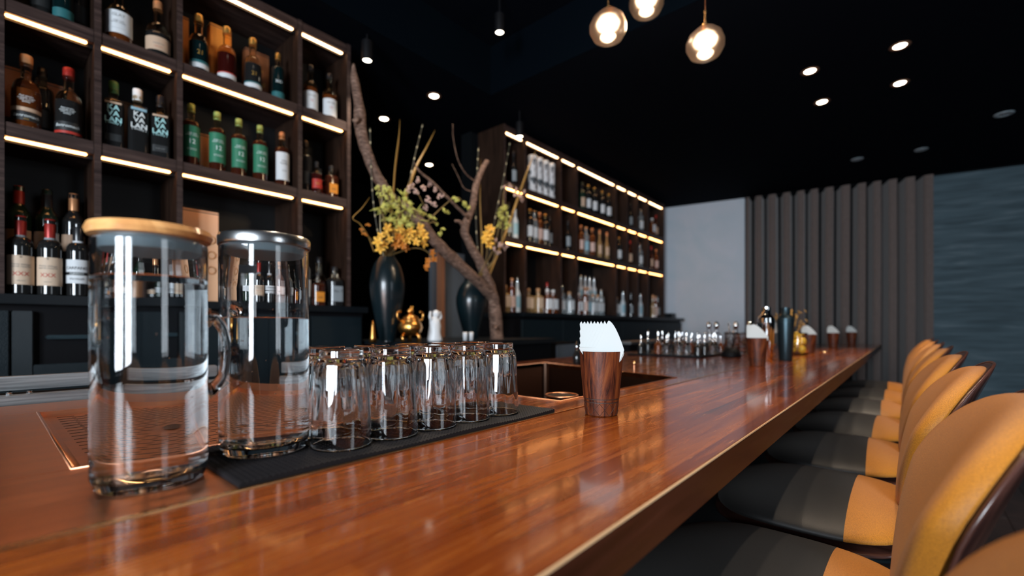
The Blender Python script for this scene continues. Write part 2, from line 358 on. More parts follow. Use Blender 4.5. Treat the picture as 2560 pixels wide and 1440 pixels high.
# recess behind the opening: warm wooden door trim and pale steel-grey panel
a0 = atX(1105, 785, -2.9)
struct('trim_6', box(B(), -2.92, -2.86, 2.43, 2.465, 1.16, 1.86), M['trim_wood'])
struct('wall_panel', box(B(), -2.98, -2.94, 2.40, 2.80, 0, 1.88), M['grey_panel'])

# ------------------------------------------------------------------ curtain
def curtain():
    bm = B(); n = 420; t0, t1 = 1.02, 2.84; folds = 12.2; rows = [0.0, .5, 1.2, 2.0, 2.75, 2.92]; V = []
    for zi, z in enumerate(rows):
        row = []
        for i in range(n + 1):
            u = i / n; ph = u * folds * 2 * PI + .35 * math.sin(u * 17) + .12 * math.sin(z * 2 + u * 9)
            f = (ph / (2 * PI)) % 1; wd = .44 + .05 * math.sin(u * 31); e = abs(f - .5) / (wd / 2)   # narrow deep valleys between broad soft ridges
            dip = 0 if e > 1 else (1 + math.cos(PI * e)) / 2
            o_ = .06 - .24 * dip ** .7 + .012 * math.sin(ph * 1.0 + .8); sh = .010 * math.sin(2 * ph)
            p = WP(t0 + (t1 - t0) * u + sh, .03 + o_, z); row.append(bm.verts.new(p))
        V.append(row)
    for a, b in zip(V, V[1:]):
        for i in range(n): bm.faces.new((a[i], a[i + 1], b[i + 1], b[i]))
    o = obj('curtain', bm, M['curtain'], smooth=True); tag(o, 'floor-length pleated brown-grey curtain hanging on the back wall', 'curtain')
curtain()

# ------------------------------------------------------------------ back bar cabinet and shelving units
SX = -2.5; SD = .30
ROWZ = [1.36, 1.945, 2.40, 2.86]       # bottom deck, then undersides of the boards
BT = .052
def led(name, y0, y1, z, m, parent):
    obj('added_strip_light_shield', box(B(), SX - .0345, SX - .0310, y0 + .0115, y1 - .0115, z - .016, z - .0002), M['dark_top'], parent)  # unseen shield added to keep strip light off the back panel
    return obj(name, box(B(), SX - .030, SX - .012, y0 + .012, y1 - .030, z - .008, z - .0002, .003), m, parent)
def unit(name, label, ys, left_x=0):
    t = thing(name, label, 'shelving', (0, 0, 0))
    for k, y in enumerate(ys):
        obj('lit_front_face', box(B(), SX - .0002, SX + .0022, y - .011, y + .011, 1.362, 2.915), M['shelf_wood'], t)  # lighter facing added to paint daylight on the divider fronts
        obj('divider', box(B(), SX - SD, SX, y - .011, y + .011, 1.362, 2.915, .001), M['shaded_divider_wood'], t)
    obj('back_panel', box(B(), SX - SD - .02, SX - SD, ys[0], ys[-1], 1.36, 2.915), M['shelf_back'], t)
    for a, b in zip(ys, ys[1:]):
        for j, z in enumerate(ROWZ[1:]):
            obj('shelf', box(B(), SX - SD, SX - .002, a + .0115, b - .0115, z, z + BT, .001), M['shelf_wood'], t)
            led('light_strip', a, b, z, M['led_top'] if j == 2 else M['led'], t)
    return t
YL = [-.24, .036, .302, .58, 1.124, 1.411]
YR = [2.80, 3.071, 3.61, 3.89, 4.71, 4.985, 5.262, 5.562, 6.06]
unit('shelving_unit', 'dark wood open shelving with glowing strips, near the water jars', YL)
unit('shelving_unit', 'dark wood open shelving with glowing strips, beside the white wall', YR)
# cabinets below
for nm_, y0, y1, lb in (('bottle_riser', .06, .285, 'low black riser lifting the rear wine bottles, near unit'), ('bottle_riser', 3.95, 4.68, 'low black riser lifting the rear frosted bottles, far unit')):
    tag(obj(nm_, box(B(), SX - .285, SX - .125, y0, y1, 1.3602, 1.4950, .002), M['black']), lb, 'riser', 'bottle risers')
cb = thing('back_counter', 'black cabinet run with leather-look doors under the bottle shelves', 'cabinet')
obj('countertop', box(B(), SX - SD - .03, SX + .07, -.6, 1.50, 1.325, 1.36, .003), M['dark_top'], cb)
obj('cabinet_body', box(B(), SX - SD - .02, SX + .02, -.6, 1.49, 0, 1.325), M['black'], cb)
for a, b, z0, z1 in ((-.30, .058, .12, 1.30), (.064, .118, .12, 1.30), (.118, .33, .12, 1.10), (.336, .60, .12, 1.30), (.606, .88, .12, 1.30), (.886, 1.16, .12, 1.30), (1.166, 1.47, .12, 1.30)):
    obj('cabinet_door', box(B(), SX + .021, SX + .045, a, b, z0, z1, .003), M['leather'], cb)
cb2 = thing('back_counter', 'black cabinet run with leather-look doors beside the white wall', 'cabinet')
obj('countertop', box(B(), SX - SD - .03, SX + .22, 2.78, 6.22, 1.325, 1.36, .003), M['dark_top'], cb2)
obj('cabinet_body', box(B(), SX - SD - .02, SX + .17, 2.79, 6.20, 0, 1.325), M['black'], cb2)
for k in range(6):
    obj('cabinet_door', box(B(), SX + .171, SX + .19, 2.80 + k * .565, 2.80 + k * .565 + .56, .12, 1.30, .003), M['leather'], cb2)
cs = thing('low_console', 'low black console under the vases and driftwood branch', 'console')
obj('console_top', box(B(), -2.83, -1.96, 1.50, 2.77, 1.125, 1.158, .003), M['dark_top'], cs)
obj('console_body', box(B(), -2.80, -2.0, 1.51, 2.76, 0, 1.125), M['black'], cs)
o = obj('black_box', box(B(), -2.60, -2.40, 6.08, 6.22, 1.362, 1.43, .004), M['dark_top']); tag(o, 'small black box at the far end of the back counter', 'box')
sp = obj('steel_tray', box(B(), SX - .1, SX + .02, .15, .32, 1.30 - .105, 1.30 - .09, .004), M['leg_metal']); tag(sp, 'shiny steel tray sitting in the open niche of the near cabinet', 'tray')
sp.location = (.03, 0, 0)

# ------------------------------------------------------------------ bottles
# each style: profile of glass (r, z), cap (r, z0, z1), label (r, z0, z1, arc)
def P_(R0, H, sh, neck, nh):   # rounded shoulder bottle: radius, total glass height, shoulder start, neck radius, neck start
    pr = [(0, .004), (R0 * .7, .003), (R0 * .93, 0), (R0, .008), (R0, sh)]
    for i in range(1, 7):
        a = i / 6 * PI / 2; pr.append((neck + (R0 - neck) * math.cos(a) ** .9, sh + (nh - sh) * math.sin(a)))
    pr += [(neck, H - .018), (neck * 1.18, H - .016), (neck * 1.18, H - .003), (neck * .9, H), (0, H)]
    return pr
def W_(R0, H, sh, neck, nh):   # sloping shoulders
    pr = [(0, .004), (R0 * .8, .002), (R0, .01), (R0, sh)]
    for i in range(1, 8):
        u = i / 7; s = u * u * (3 - 2 * u); pr.append((R0 + (neck - R0) * s, sh + (nh - sh) * u))
    pr += [(neck, H - .02), (neck * 1.12, H - .018), (neck * 1.12, H), (0, H)]
    return pr
STY = {
 'pot':   dict(pr=P_(.041, .262, .135, .0155, .195), cap=(.0185, .255, .290), lab=(.0, .0)),
 'tall':  dict(pr=P_(.035, .282, .195, .0135, .225), cap=(.0155, .262, .300)),
 'wine':  dict(pr=W_(.037, .305, .185, .0145, .245), cap=(.0162, .225, .308)),
 'port':  dict(pr=P_(.037, .300, .185, .0140, .222), cap=(.0162, .228, .303)),
 'arch':  dict(pr=P_(.036, .262, .185, .0145, .215), cap=(.0175, .240, .292), p=5.5),
 'small': dict(pr=P_(.030, .190, .115, .011, .145), cap=(.013, .170, .205)),
 'dumpy': dict(pr=P_(.043, .215, .145, .015, .170), cap=(.018, .195, .235), p=4),
 'slim':  dict(pr=W_(.029, .300, .160, .012, .220), cap=(.0135, .270, .312)),
 'flask': dict(pr=P_(.046, .235, .095, .015, .165), cap=(.018, .225, .262)),
}
_bc = {}
def bottle(style, glass, capc, labels=(), texts=(), detail=24, scale=1):
    """returns a prototype thing at the origin (hidden away in the cache) > bottle_body, cap, label > lettering"""
    st = STY[style]; p = st.get('p', 2.0)
    t = bpy.data.objects.new('bottle', None); C.objects.link(t); t.empty_display_size = .03
    pr = st['pr']; zs = max(q[1] for q in pr if q[0] >= max(w_[0] for w_ in pr) - 1e-6) + (pr[-1][1] * .06)
    if style in ('wine', 'port', 'slim') or detail < 20: obj('bottle_body', lathe(dense(pr), detail, p), B_[glass], t, True)
    else:   # filled to the shoulder: tinted body below, clear neck above
        d_ = dense(pr); lo = [q for q in d_ if q[1] < zs or q[0] == 0 and q[1] < .05]; hi = [q for q in d_ if q[1] >= zs]
        k_ = next(i for i, q in enumerate(d_) if q[1] >= zs); a_, b_ = d_[k_ - 1], d_[k_]; u_ = (zs - a_[1]) / (b_[1] - a_[1]); rc = a_[0] + (b_[0] - a_[0]) * u_
        obj('bottle_body', lathe([q for q in d_[:k_]] + [(rc, zs), (0, zs)], detail, p), B_[glass], t, True)
        obj('bottle_neck', lathe([(0, zs + .0003), (rc, zs + .0003)] + d_[k_:], detail, p), M['neck_glass'], t, True)
    r, z0, z1 = st['cap']
    obj('cap', lathe([(0, z0), (r * .98, z0), (r, z0 + .003), (r, z1 - .004), (r * .9, z1), (0, z1)], 16), K_[capc], t, 'auto')
    R0 = max(q[0] for q in st['pr']) + .0009
    labs = []
    for (z0, z1, col, arc) in labels:
        if arc == 0:
            nr = min(q[0] for q in st['pr'] if q[0] > .008 and z0 - .03 < q[1] < z1 + .03) + .002
            labs.append(obj('collar', lathe([(nr - .004, z0), (nr + .001, z0), (nr + .001, z1), (nr - .004, z1)], 20, close=True), L_[col], t, 'auto')); continue
        bm = B(); n = 18; a0 = -arc / 2; vv = []
        for i in range(n + 1):
            a = a0 + arc * i / n; c, s = math.cos(a), math.sin(a); q = R0 / ((abs(c) ** p + abs(s) ** p) ** (1 / p)) if p != 2 else R0
            vv.append([bm.verts.new((q * f * c, q * f * s, z)) for f, z in ((1, z0), (1, z1), (.985, z1), (.985, z0))])
        for a, b in zip(vv, vv[1:]):
            for k in range(4): bm.faces.new((a[k], b[k], b[(k + 1) % 4], a[(k + 1) % 4]))
        bm.faces.new(vv[0]); bm.faces.new(vv[-1][::-1])
        labs.append(obj('label', bm, L_[col], t, 'auto'))
    for (s, size, z, ink, li, *ex) in texts:
        par = labs[li] if labs and li is not None else t
        lettering(s, size, R0 + .0006, z, INK[ink], par, wrap=(p == 2), ital=ex[0] if ex else 0, bold=ex[1] if len(ex) > 1 else 0)
    t.scale = (scale,) * 3
    return t
KIND = {}
def kinds():
    K = KIND; A = 2.6
    sc = 'Peat smoke\nspeyside single\nmalt scotch\nwhisky'
    K['script_amber'] = (bottle('pot', 'amber', 'wood', [(.028, .062, 'black', A), (.064, .078, 'tan', A)], [('Benromach', .017, .046, 'white', 0, .25), ('1998', .008, .033, 'gold', 0), (sc, .0085, .110, 'white', None, .3)]), 'amber whisky bottle with white handwritten script')
    K['script_black'] = (bottle('pot', 'dark', 'red', [(.028, .062, 'black', A), (.016, .026, 'red', A)], [('Benromach', .017, .046, 'white', 0, .25), (sc, .0085, .105, 'white', None, .3)]), 'black whisky bottle with white script, red seal')
    K['arch_dark'] = (bottle('arch', 'dark', 'black', [(.188, .196, 'tan', 1.3), (.03, .06, 'black', 1.3)], [('KA\nVA\nLAN', .030, .145, 'teal', None, 0, .0006), ('( whisky )', .013, .106, 'teal', None), ('single malt', .008, .045, 'grey', 1)]), 'black arched square bottle with pale lettering')
    K['arch_green'] = (bottle('arch', 'dark', 'green', [(.188, .196, 'tan', 1.3), (.03, .06, 'black', 1.3)], [('KA\nVA\nLAN', .030, .145, 'teal', None, 0, .0006), ('( whisky )', .013, .106, 'teal', None)]), 'black arched square bottle with green stopper')
    K['arch_white'] = (bottle('arch', 'dark', 'white', [(.188, .200, 'blue', 1.3)], [('KA\nVA\nLAN', .030, .145, 'white', None, 0, .0006), ('( whisky )', .013, .106, 'white', None)]), 'black arched square bottle with white stopper')
    K['green_label'] = (bottle('tall', 'brown', 'lime', [(.045, .190, 'green', A)], [('single malt\nscotch whisky', .010, .15, 'white', 0), ('12', .03, .115, 'white', 0), ('aged in oak casks\nnon chill filtered', .006, .08, 'white', 0)]), 'whisky bottle with green label, lime foil neck')
    K['white_label'] = (bottle('tall', 'brown', 'copper', [(.035, .185, 'white', A)], [('TEN\nYEARS', .016, .13, 'dark', 0), ('OLD', .012, .085, 'dark', 0)]), 'brown bottle with tall white label, copper foil')
    K['big_white'] = (bottle('flask', 'amber', 'copper', [(.03, .125, 'white', A)], [('ISLAY', .018, .105, 'grey', 0), ('single malt\nscotch whisky', .009, .078, 'grey', 0), ('________', .012, .055, 'dark', 0)]), 'round amber bottle with large white label')
    K['tan_label'] = (bottle('flask', 'dark', 'copper', [(.025, .085, 'tan', A)], [('reserve', .014, .055, 'grey', 0, .3), ('single barrel', .006, .04, 'red', 0)]), 'squat dark bottle with tan label, copper neck')
    K['green_band'] = (bottle('pot', 'teal', 'gold', [(.022, .045, 'white', A), (.045, .058, 'teal', A)], [('21', .028, .095, 'gold', None)]), 'teal whisky bottle with green and white band')
    K['red_band'] = (bottle('pot', 'red', 'gold', [(.022, .045, 'white', A), (.045, .051, 'red', A)], []), 'dark red whisky bottle with white band')
    K['dark_band'] = (bottle('pot', 'dark', 'gold', [(.022, .045, 'white', A), (.045, .052, 'teal', A)], [('21', .028, .095, 'gold', None)]), 'black whisky bottle with gold cap, white band')
    K['teal_small'] = (bottle('tall', 'teal', 'gold', [(.02, .06, 'teal', A)], [('XO', .025, .12, 'white', None)], scale=.9), 'teal bottle with gold foil neck')
    K['cream_round'] = (bottle('pot', 'amber', 'black', [(.02, .125, 'white', A)], [('old malt', .014, .10, 'dark', 0), ('12', .02, .07, 'red', 0)], scale=.95), 'amber bottle with white label and black cap')
    K['wine_cream'] = (bottle('port', 'dark', 'red', [(.04, .150, 'cream', A), (.219, .229, 'grey', 0)], [('*', .02, .14, 'dark', 0), ('Porto vintage\nbarrel reserve', .010, .112, 'grey', 0), ('XXX', .022, .080, 'red', 0, 0), ('ruby port', .006, .055, 'grey', 0)]), 'dark wine bottle with cream label, red foil')
    K['vermouth'] = (bottle('port', 'dark', 'black', [(.10, .150, 'white', A), (.055, .088, 'white', A), (.088, .10, 'black', A), (.216, .228, 'white', 0)], [('CARPANO', .0150, .116, 'dark', 0, 0, .0002), ('CLASSICO', .010, .094, 'white', 2), ('Vermuth', .013, .073, 'dark', 1, .3)]), 'dark vermouth bottle with black and white label')
    K['wine_dark'] = (bottle('wine', 'green', 'red', [(.07, .13, 'tan', A)], []), 'dark wine bottle with dull red foil')
    K['wine_black'] = (bottle('wine', 'green', 'black', [(.06, .13, 'white', A)], []), 'dark wine bottle with black foil')
    K['wine_copper'] = (bottle('wine', 'dark', 'copper', [(.06, .13, 'tan', A)], []), 'dark wine bottle with copper foil')
    K['red_small'] = (bottle('small', 'red', 'black', [(.03, .09, 'red', A)], [('RED', .016, .06, 'gold', 0)], scale=.9), 'small dark bottle with red label')
    K['orange_small'] = (bottle('dumpy', 'brown', 'black', [(.03, .10, 'orange', 1.3)], [('GIN', .02, .06, 'dark', 0)], scale=.8), 'small square bottle with orange label')
    K['plain_dark'] = (bottle('tall', 'dark', 'black', [(.05, .12, 'black', A)], []), 'tall plain black bottle')
    K['grey_label'] = (bottle('dumpy', 'dark', 'black', [(.03, .12, 'grey', 1.3)], [('No. 7', .022, .09, 'dark', 0)]), 'square dark bottle with grey label')
    K['red_liqueur'] = (bottle('pot', 'red', 'black', [(.03, .09, 'black', A)], []), 'deep red bottle with black label')
    K['cyl_white'] = None
    for nm, gl, cp, lb, sty, d in (('f_white', 'dark', 'gold', 'white', 'tall', 'dark bottle with white label, gold top'), ('f_clear', 'clear', 'silver', 'white', 'tall', 'clear bottle with white label, silver top'),
                                   ('f_blue', 'clear', 'wood', 'blue', 'tall', 'clear bottle with pale blue label'), ('f_pink', 'amber', 'copper', 'pink', 'tall', 'amber bottle with pinkish label'), ('f_tan', 'pale', 'copper', 'tan', 'slim', 'slim pale bottle with tan label'),
                                   ('f_dark', 'dark', 'black', 'grey', 'slim', 'slim dark bottle with grey label'), ('f_red', 'brown', 'red', 'tan', 'slim', 'slim brown bottle with red top'), ('f_amber', 'amber', 'white', 'white', 'dumpy', 'square amber bottle with white cap'),
                                   ('f_clearsq', 'clear', 'wood', 'white', 'dumpy', 'square clear bottle with wooden stopper'), ('f_green', 'green', 'black', 'tan', 'wine', 'green wine bottle with tan label'), ('f_pale', 'pale', 'wood', 'cream', 'dumpy', 'square pale gold bottle with cream label'), ('f_frost', 'frost', 'silver', 'blue', 'slim', 'slim frosted bottle with blue label')):
        K[nm] = (bottle(sty, gl, cp, [(.05, .145, lb, 2.4 if sty != 'dumpy' else 1.3)], [], detail=16), d)
kinds()
first = {k: True for k in KIND}
ORD = ['first', 'second', 'third', 'fourth', 'fifth', 'sixth', 'seventh', 'eighth', 'ninth', 'tenth', 'eleventh', 'twelfth']
def place(kind, loc, rz, label, group, sc=1.0):
    proto = KIND[kind][0]
    if first[kind]: o = proto; first[kind] = False
    else: o = copy_tree(proto)
    o.location = loc; o.rotation_euler = (0, 0, rz); o.scale = (proto.scale[0] * 1, ) * 3 if sc == 1.0 else (sc,) * 3
    return tag(o, label, 'bottle', group)
ROWN = {0: 'bottom', 1: 'middle', 2: 'upper'}
DECK = {0: 1.3605, 1: 1.945 + BT + .0005, 2: 2.40 + BT + .0005}
def shelf_row(side, row, bay_name, items, group):
    """items: (kind, px, depth in from the front)"""
    ys = YL if side == 'near' else YR; E = []
    for n, it in enumerate(items):
        k, px, dep = it[:3]; sc = it[3] if len(it) > 3 else 1.0; x = SX - dep; y = atX(px, 700, x).y
        body = KIND[k][0].children[0].data; rr_ = max(max(abs(v.co.x), abs(v.co.y)) for v in body.vertices) * (sc if sc != 1.0 else KIND[k][0].scale[0]) * 1.03 + .0015
        back = row == 0 and dep >= .14; yf = atX(px, 700, SX).y; a, b = next(((a, b) for a, b in zip(ys, ys[1:]) if a <= yf < b), ((ys[0], ys[1]) if yf < ys[0] else (ys[-2], ys[-1])))
        E.append([x, y, rr_, back, a + .0135 + rr_, b - .0135 - rr_])
    for _ in range(200):                              # nudge neighbours apart until no two bottles touch
        for i in range(len(E)):
            for j in range(i):
                p, q = E[i], E[j]; dx, dy = p[0] - q[0], p[1] - q[1]; d = math.hypot(dx, dy) or 1e-4; m_ = p[2] + q[2] - d
                if m_ > 0:
                    for e, s_ in ((p, .5), (q, -.5)): e[0] += s_ * m_ * dx / d * 1.02 + s_ * .0004; e[1] += s_ * m_ * dy / d * 1.02
        for e in E:
            riser = row == 0 and any(f[3] for f in E)
            lo, hi = (SX - .299 + e[2], SX - .127 - e[2]) if e[3] else (SX - (.122 if riser else .290) + e[2], SX - .006 - e[2]); e[0] = min(max(e[0], lo), max(lo, hi)); e[1] = min(max(e[1], e[4]), e[5])
    for n, (it, e) in enumerate(zip(items, E)):
        lab = '%s, %s in %s, %s shelf, %s unit' % (KIND[it[0]][1], ORD[n], bay_name, ROWN[row], side)
        place(it[0], (e[0], e[1], DECK[row] + (.135 if e[3] else 0)), R(-8 + rng.uniform(-8, 8)), lab, group, it[3] if len(it) > 3 else 1.0)
near, far = 'near', 'far'
g = 'bottles on the near shelving'
shelf_row(near, 2, 'bay one', [('plain_dark', 112, .10), ('teal_small', 150, .07), ('plain_dark', 200, .12)], g)
shelf_row(near, 2, 'bay two', [('big_white', 298, .06), ('tan_label', 395, .07)], g)
shelf_row(near, 2, 'wide bay', [('green_band', 497, .08), ('red_band', 567, .08), ('dark_band', 632, .08), ('teal_small', 695, .08)], g)
shelf_row(near, 2, 'last bay', [('cream_round', 776, .07), ('cream_round', 824, .07)], g)
shelf_row(near, 1, 'bay one', [('script_amber', 66, .07), ('plain_dark', 106, .17), ('script_black', 172, .07)], g)
shelf_row(near, 1, 'bay two', [('arch_green', 284, .07), ('arch_white', 344, .07), ('arch_dark', 402, .07)], g)
shelf_row(near, 1, 'wide bay', [('green_label', 478, .07), ('green_label', 543, .07), ('green_label', 597, .07), ('green_label', 650, .07), ('white_label', 705, .07)], g)
shelf_row(near, 1, 'last bay', [('plain_dark', 772, .07), ('red_small', 783, .05, .88), ('red_small', 800, .12, .86), ('orange_small', 828, .06)], g)
shelf_row(near, 0, 'bay one', [('wine_cream', 47, .05), ('wine_cream', 121, .05), ('vermouth', 196, .05), ('wine_dark', 22, .16), ('wine_black', 78, .15), ('wine_copper', 112, .14), ('wine_dark', 100, .25), ('wine_black', 142, .16), ('wine_dark', 174, .22)], g)
shelf_row(near, 0, 'bay two', [('tan_label', 392, .08), ('wine_black', 352, .12)], g)
shelf_row(near, 0, 'wide bay', [('wine_cream', 655, .06), ('vermouth', 690, .08), ('f_pink', 722, .07), ('wine_black', 598, .08)], g)
shelf_row(near, 0, 'last bay', [('f_clear', 770, .05), ('orange_small', 781, .05), ('red_liqueur', 803, .09), ('grey_label', 834, .07)], g)
g = 'bottles on the far shelving'
shelf_row(far, 2, 'bay one', [('f_dark', 1284, .08)], g)
shelf_row(far, 2, 'broad bay', [('f_green', 1455, .08), ('f_white', 1470, .06), ('f_white', 1486, .06), ('f_white', 1505, .06), ('f_white', 1521, .06)], g)
shelf_row(far, 2, 'last bay', [('f_dark', 1577, .08), ('f_clear', 1602, .08), ('f_amber', 1630, .06), ('f_red', 1640, .08)], g)
shelf_row(far, 1, 'bay one', [('f_dark', 1272, .08), ('f_frost', 1296, .08)], g)
shelf_row(far, 1, 'bay two', [('f_white', 1324, .05), ('f_clear', 1336, .06), ('f_pink', 1349, .06), ('f_white', 1363, .05), ('f_dark', 1374, .10)], g)
shelf_row(far, 1, 'bay three', [('f_dark', 1420, .06)], g)
shelf_row(far, 1, 'broad bay', [('f_pink', 1452, .06), ('f_blue', 1465, .06), ('f_pink', 1480, .05), ('f_tan', 1499, .06), ('f_tan', 1517, .06)], g)
shelf_row(far, 1, 'last bays', [('f_white', 1547, .06), ('f_red', 1575, .08), ('f_clear', 1600, .06), ('f_red', 1628, .06), ('f_pink', 1640, .08)], g)
shelf_row(far, 0, 'bay one', [('f_pale', 1272, .06), ('f_pink', 1285, .06), ('f_frost', 1302, .06)], g)
shelf_row(far, 0, 'bay two', [('f_pale', 1327, .05), ('f_pale', 1333, .06), ('f_pale', 1344, .05), ('f_amber', 1355, .06), ('f_amber', 1366, .05), ('f_red', 1375, .10), ('f_amber', 1387, .06)], g)
shelf_row(far, 0, 'bay three', [('f_clear', 1411, .08), ('f_clearsq', 1425, .05), ('f_clearsq', 1434, .10)], g)
shelf_row(far, 0, 'broad bay', [('f_amber', 1454, .06), ('f_pink', 1460, .05), ('f_blue', 1470, .06), ('f_clearsq', 1482, .05), ('f_clearsq', 1494, .06), ('f_clear', 1502, .06), ('f_frost', 1452, .17), ('f_frost', 1463, .17), ('f_frost', 1474, .17), ('f_frost', 1485, .17)], g)
shelf_row(far, 0, 'last bays', [('f_clear', 1544, .06), ('f_frost', 1557, .06), ('f_clearsq', 1562, .07), ('f_dark', 1577, .06), ('f_frost', 1601, .06), ('f_red', 1614, .08), ('f_tan', 1632, .06), ('f_pink', 1642, .06), ('f_dark', 1650, .08)], g)
for k, used in first.items():
    if used and KIND[k]:
        for ch in list(KIND[k][0].children_recursive): bpy.data.objects.remove(ch)
        bpy.data.objects.remove(KIND[k][0])

# presentation boxes behind the bottles, white tins
def gift_box(row, y0, y1, x, h, m, label, band=None, txt=None):
    z = DECK[row]; t = thing('gift_box', label, 'box', (x, (y0 + y1) / 2, z)); w2 = (y1 - y0) / 2
    obj('carton', box(B(), -.05, 0, -w2, w2, 0, h, .002), BOX[m], t)
    obj('lid_edge', box(B(), -.0505, .0008, -w2 - .0008, w2 + .0008, h - .012, h - .008), INK['dark'], t)
    if band: obj('printed_band', box(B(), -.001, .0012, -w2, w2, band[0], band[1]), L_[band[2]], t)
    if txt:
        for (s, size, zz, ink, yo) in txt:
            q = lettering(s, size, .0016, zz, INK[ink], t, wrap=False); q.location.y = yo
    return t
gift_box(1, .05, .125, SX - .17, .27, 'brown', 'tall brown carton behind the amber script bottle', (.02, .07, 'black'))
gift_box(1, .165, .235, SX - .17, .25, 'brown', 'tall brown carton with red top edge behind the black script bottle', (.02, .09, 'blue'))
gift_box(1, .135, .162, SX - .20, .27, 'grey', 'narrow grey carton between the two brown cartons')
gift_box(2, .588, .650, SX - .14, .29, 'orange', 'orange carton with gold emblem at the left end of the wide bay', None, [('*', .06, .17, 'gold', 0), ('21', .03, .12, 'gold', 0)])
gift_box(2, .735, .83, SX - .125, .31, 'orange', 'orange carton behind the red banded bottle', None)
gift_box(2, .90, 1.02, SX - .14, .27, 'brown', 'brown carton with gold emblem behind the black banded bottle', None, [('* *', .05, .16, 'gold', 0), ('SAN', .04, .10, 'gold', 0)])
gift_box(1, .36, .50, SX - .19, .27, 'grey', 'broad dark grey carton behind the arched black bottles')
gift_box(1, .70, .76, SX - .16, .21, 'tan', 'small pale carton behind the second green labelled bottle')
gb = gift_box(0, .592, .765, SX - .10, .45, 'tan', 'tall plain kraft carton with gold rings on the bottom shelf')
for k in range(3):
    bm = B(); tube([(.002, .055 + .018 * math.cos(a * PI / 8), .16 + k * .075 + .018 * math.sin(a * PI / 8)) for a in range(17)], .0022, 6, bm); obj('gold_ring', bm, M['gold'], gb, True)
# four white patterned tins on the far unit
tin = None
for k, px in enumerate((1331, 1346, 1361, 1376)):
    p = atX(px, 400, SX - .07)
    if tin is None:
        tin = thing('patterned_tin', '', 'tin')
        def blot(nt, b):
            v = coords(nt, (26, 26, 14)); n = N(nt, 'ShaderNodeTexNoise'); n.inputs['Scale'].default_value = 1; n.inputs['Detail'].default_value = 2; nt.links.new(v, n.inputs[0])
            nt.links.new(ramp(nt, n.outputs[0], [(.44, (.04, .05, .06)), (.50, (.62, .62, .64))]), b.inputs['Base Color'])
        obj('tin_body', lathe([(0, 0), (.042, 0), (.044, .003), (.044, .305), (0, .305)], 24), mat('tin_print', (.6, .6, .62), .5, build=blot), tin, 'auto')
        obj('tin_lid', lathe([(0, .306), (.045, .306), (.0455, .31), (.0455, .338), (.042, .342), (0, .342)], 24), K_['white'], tin, 'auto'); c = tin
    else: c = copy_tree(tin)
    c.location = (SX - .07, p.y, DECK[2]); tag(c, 'white tin with dark ink pattern, %s from the vases, far unit' % ORD[k], 'tin', 'white tins on the far shelving')

# ------------------------------------------------------------------ bar counter
BX0, BX1 = -.583, -.212; BY0, BY1 = -1.2, 6.55
bar = thing('bar_counter', 'long polished reddish-brown wooden bar counter with dark fascia', 'bar')
obj('bar_top', box(B(), BX0, BX1 - .0018, BY0, BY1, 1.0385, 1.05, .0004), M['bar_wood'], bar)
obj('edge_highlight', box(B(), BX1 - .0018, BX1, BY0, BY1, 1.046, 1.0498, .0007), M['edge_highlight'], bar)  # thin pale strip stands in for the bright reflection along the edge
obj('fascia', box(B(), BX1 - .040, BX1 - .0002, BY0, BY1, .994, 1.0459, .0008), M['bar_fascia'], bar)
obj('front_panel', box(B(), BX0 + .05, BX0 + .09, BY0, BY1, 0, 1.038), M['black'], bar)
obj('edge_strip', box(B(), BX0 - .0075, BX0 - .0004, BY0, BY1, 1.03, 1.0512, .0004), M['brass'], bar)
# working station behind the bar: copper top with recessed drainer, wood, basin
stn = thing('bar_station', 'copper-topped working station with perforated drainer behind the bar', 'counter')
cx0, cx1 = -1.635, BX0 - .0078; ry0, ry1, rx0, rx1 = .075, .80, -1.462, -.846
Z0 = 1.05
bm = B(); box(bm, rx1, cx1, BY0, .80, Z0 - .02, Z0, .0008); box(bm, cx0, rx0, BY0, .80, Z0 - .02, Z0, .0008); box(bm, rx0, rx1, BY0, ry0, Z0 - .02, Z0, .0008)
obj('copper_top', bm, M['copper'], stn)
bm = B(); box(bm, rx0, rx1, ry0, ry1, Z0 - .024, Z0 - .012); obj('drainer', bm, M['copper'], stn)
# bevel walls round the drainer
bm = B(); prism([(rx0, ry0), (rx1, ry0), (rx1 - .012, ry0 + .016), (rx0 + .012, ry0 + .016)], Z0 - .012, Z0 - .0115, bm)
tube([(rx0, ry0 + .002, Z0), (rx1, ry0 + .002, Z0)], .0028, 8, bm); tube([(rx1, ry0, Z0), (rx1, ry1, Z0)], .0022, 8, bm)
obj('drainer_edge', bm, M['copper'], stn, True)
bm = B(); ii = 0; y = ry0 + .03
for i in range(34):
    x = rx0 + .03 + i * (rx1 - rx0 - .05) / 34
    for j in range(15):
        y = ry0 + .03 + (j + (.5 if i % 2 else 0)) * .046
        if (x + 1.16) ** 2 + (y - .17) ** 2 < .0022: continue
        box(bm, x - .0019, x + .0019, y, y + .028, Z0 - .0122, Z0 - .0117)
o = obj('drain_slots', bm, M['slot'], stn); o['kind'] = 'stuff'
obj('drain_hole', lathe([(0, Z0 - .0117), (.026, Z0 - .0117), (.028, Z0 - .0105), (.024, Z0 - .0112), (0, Z0 - .0113)], 24), M['slot'], stn, loc=(-1.16, .17, 0))
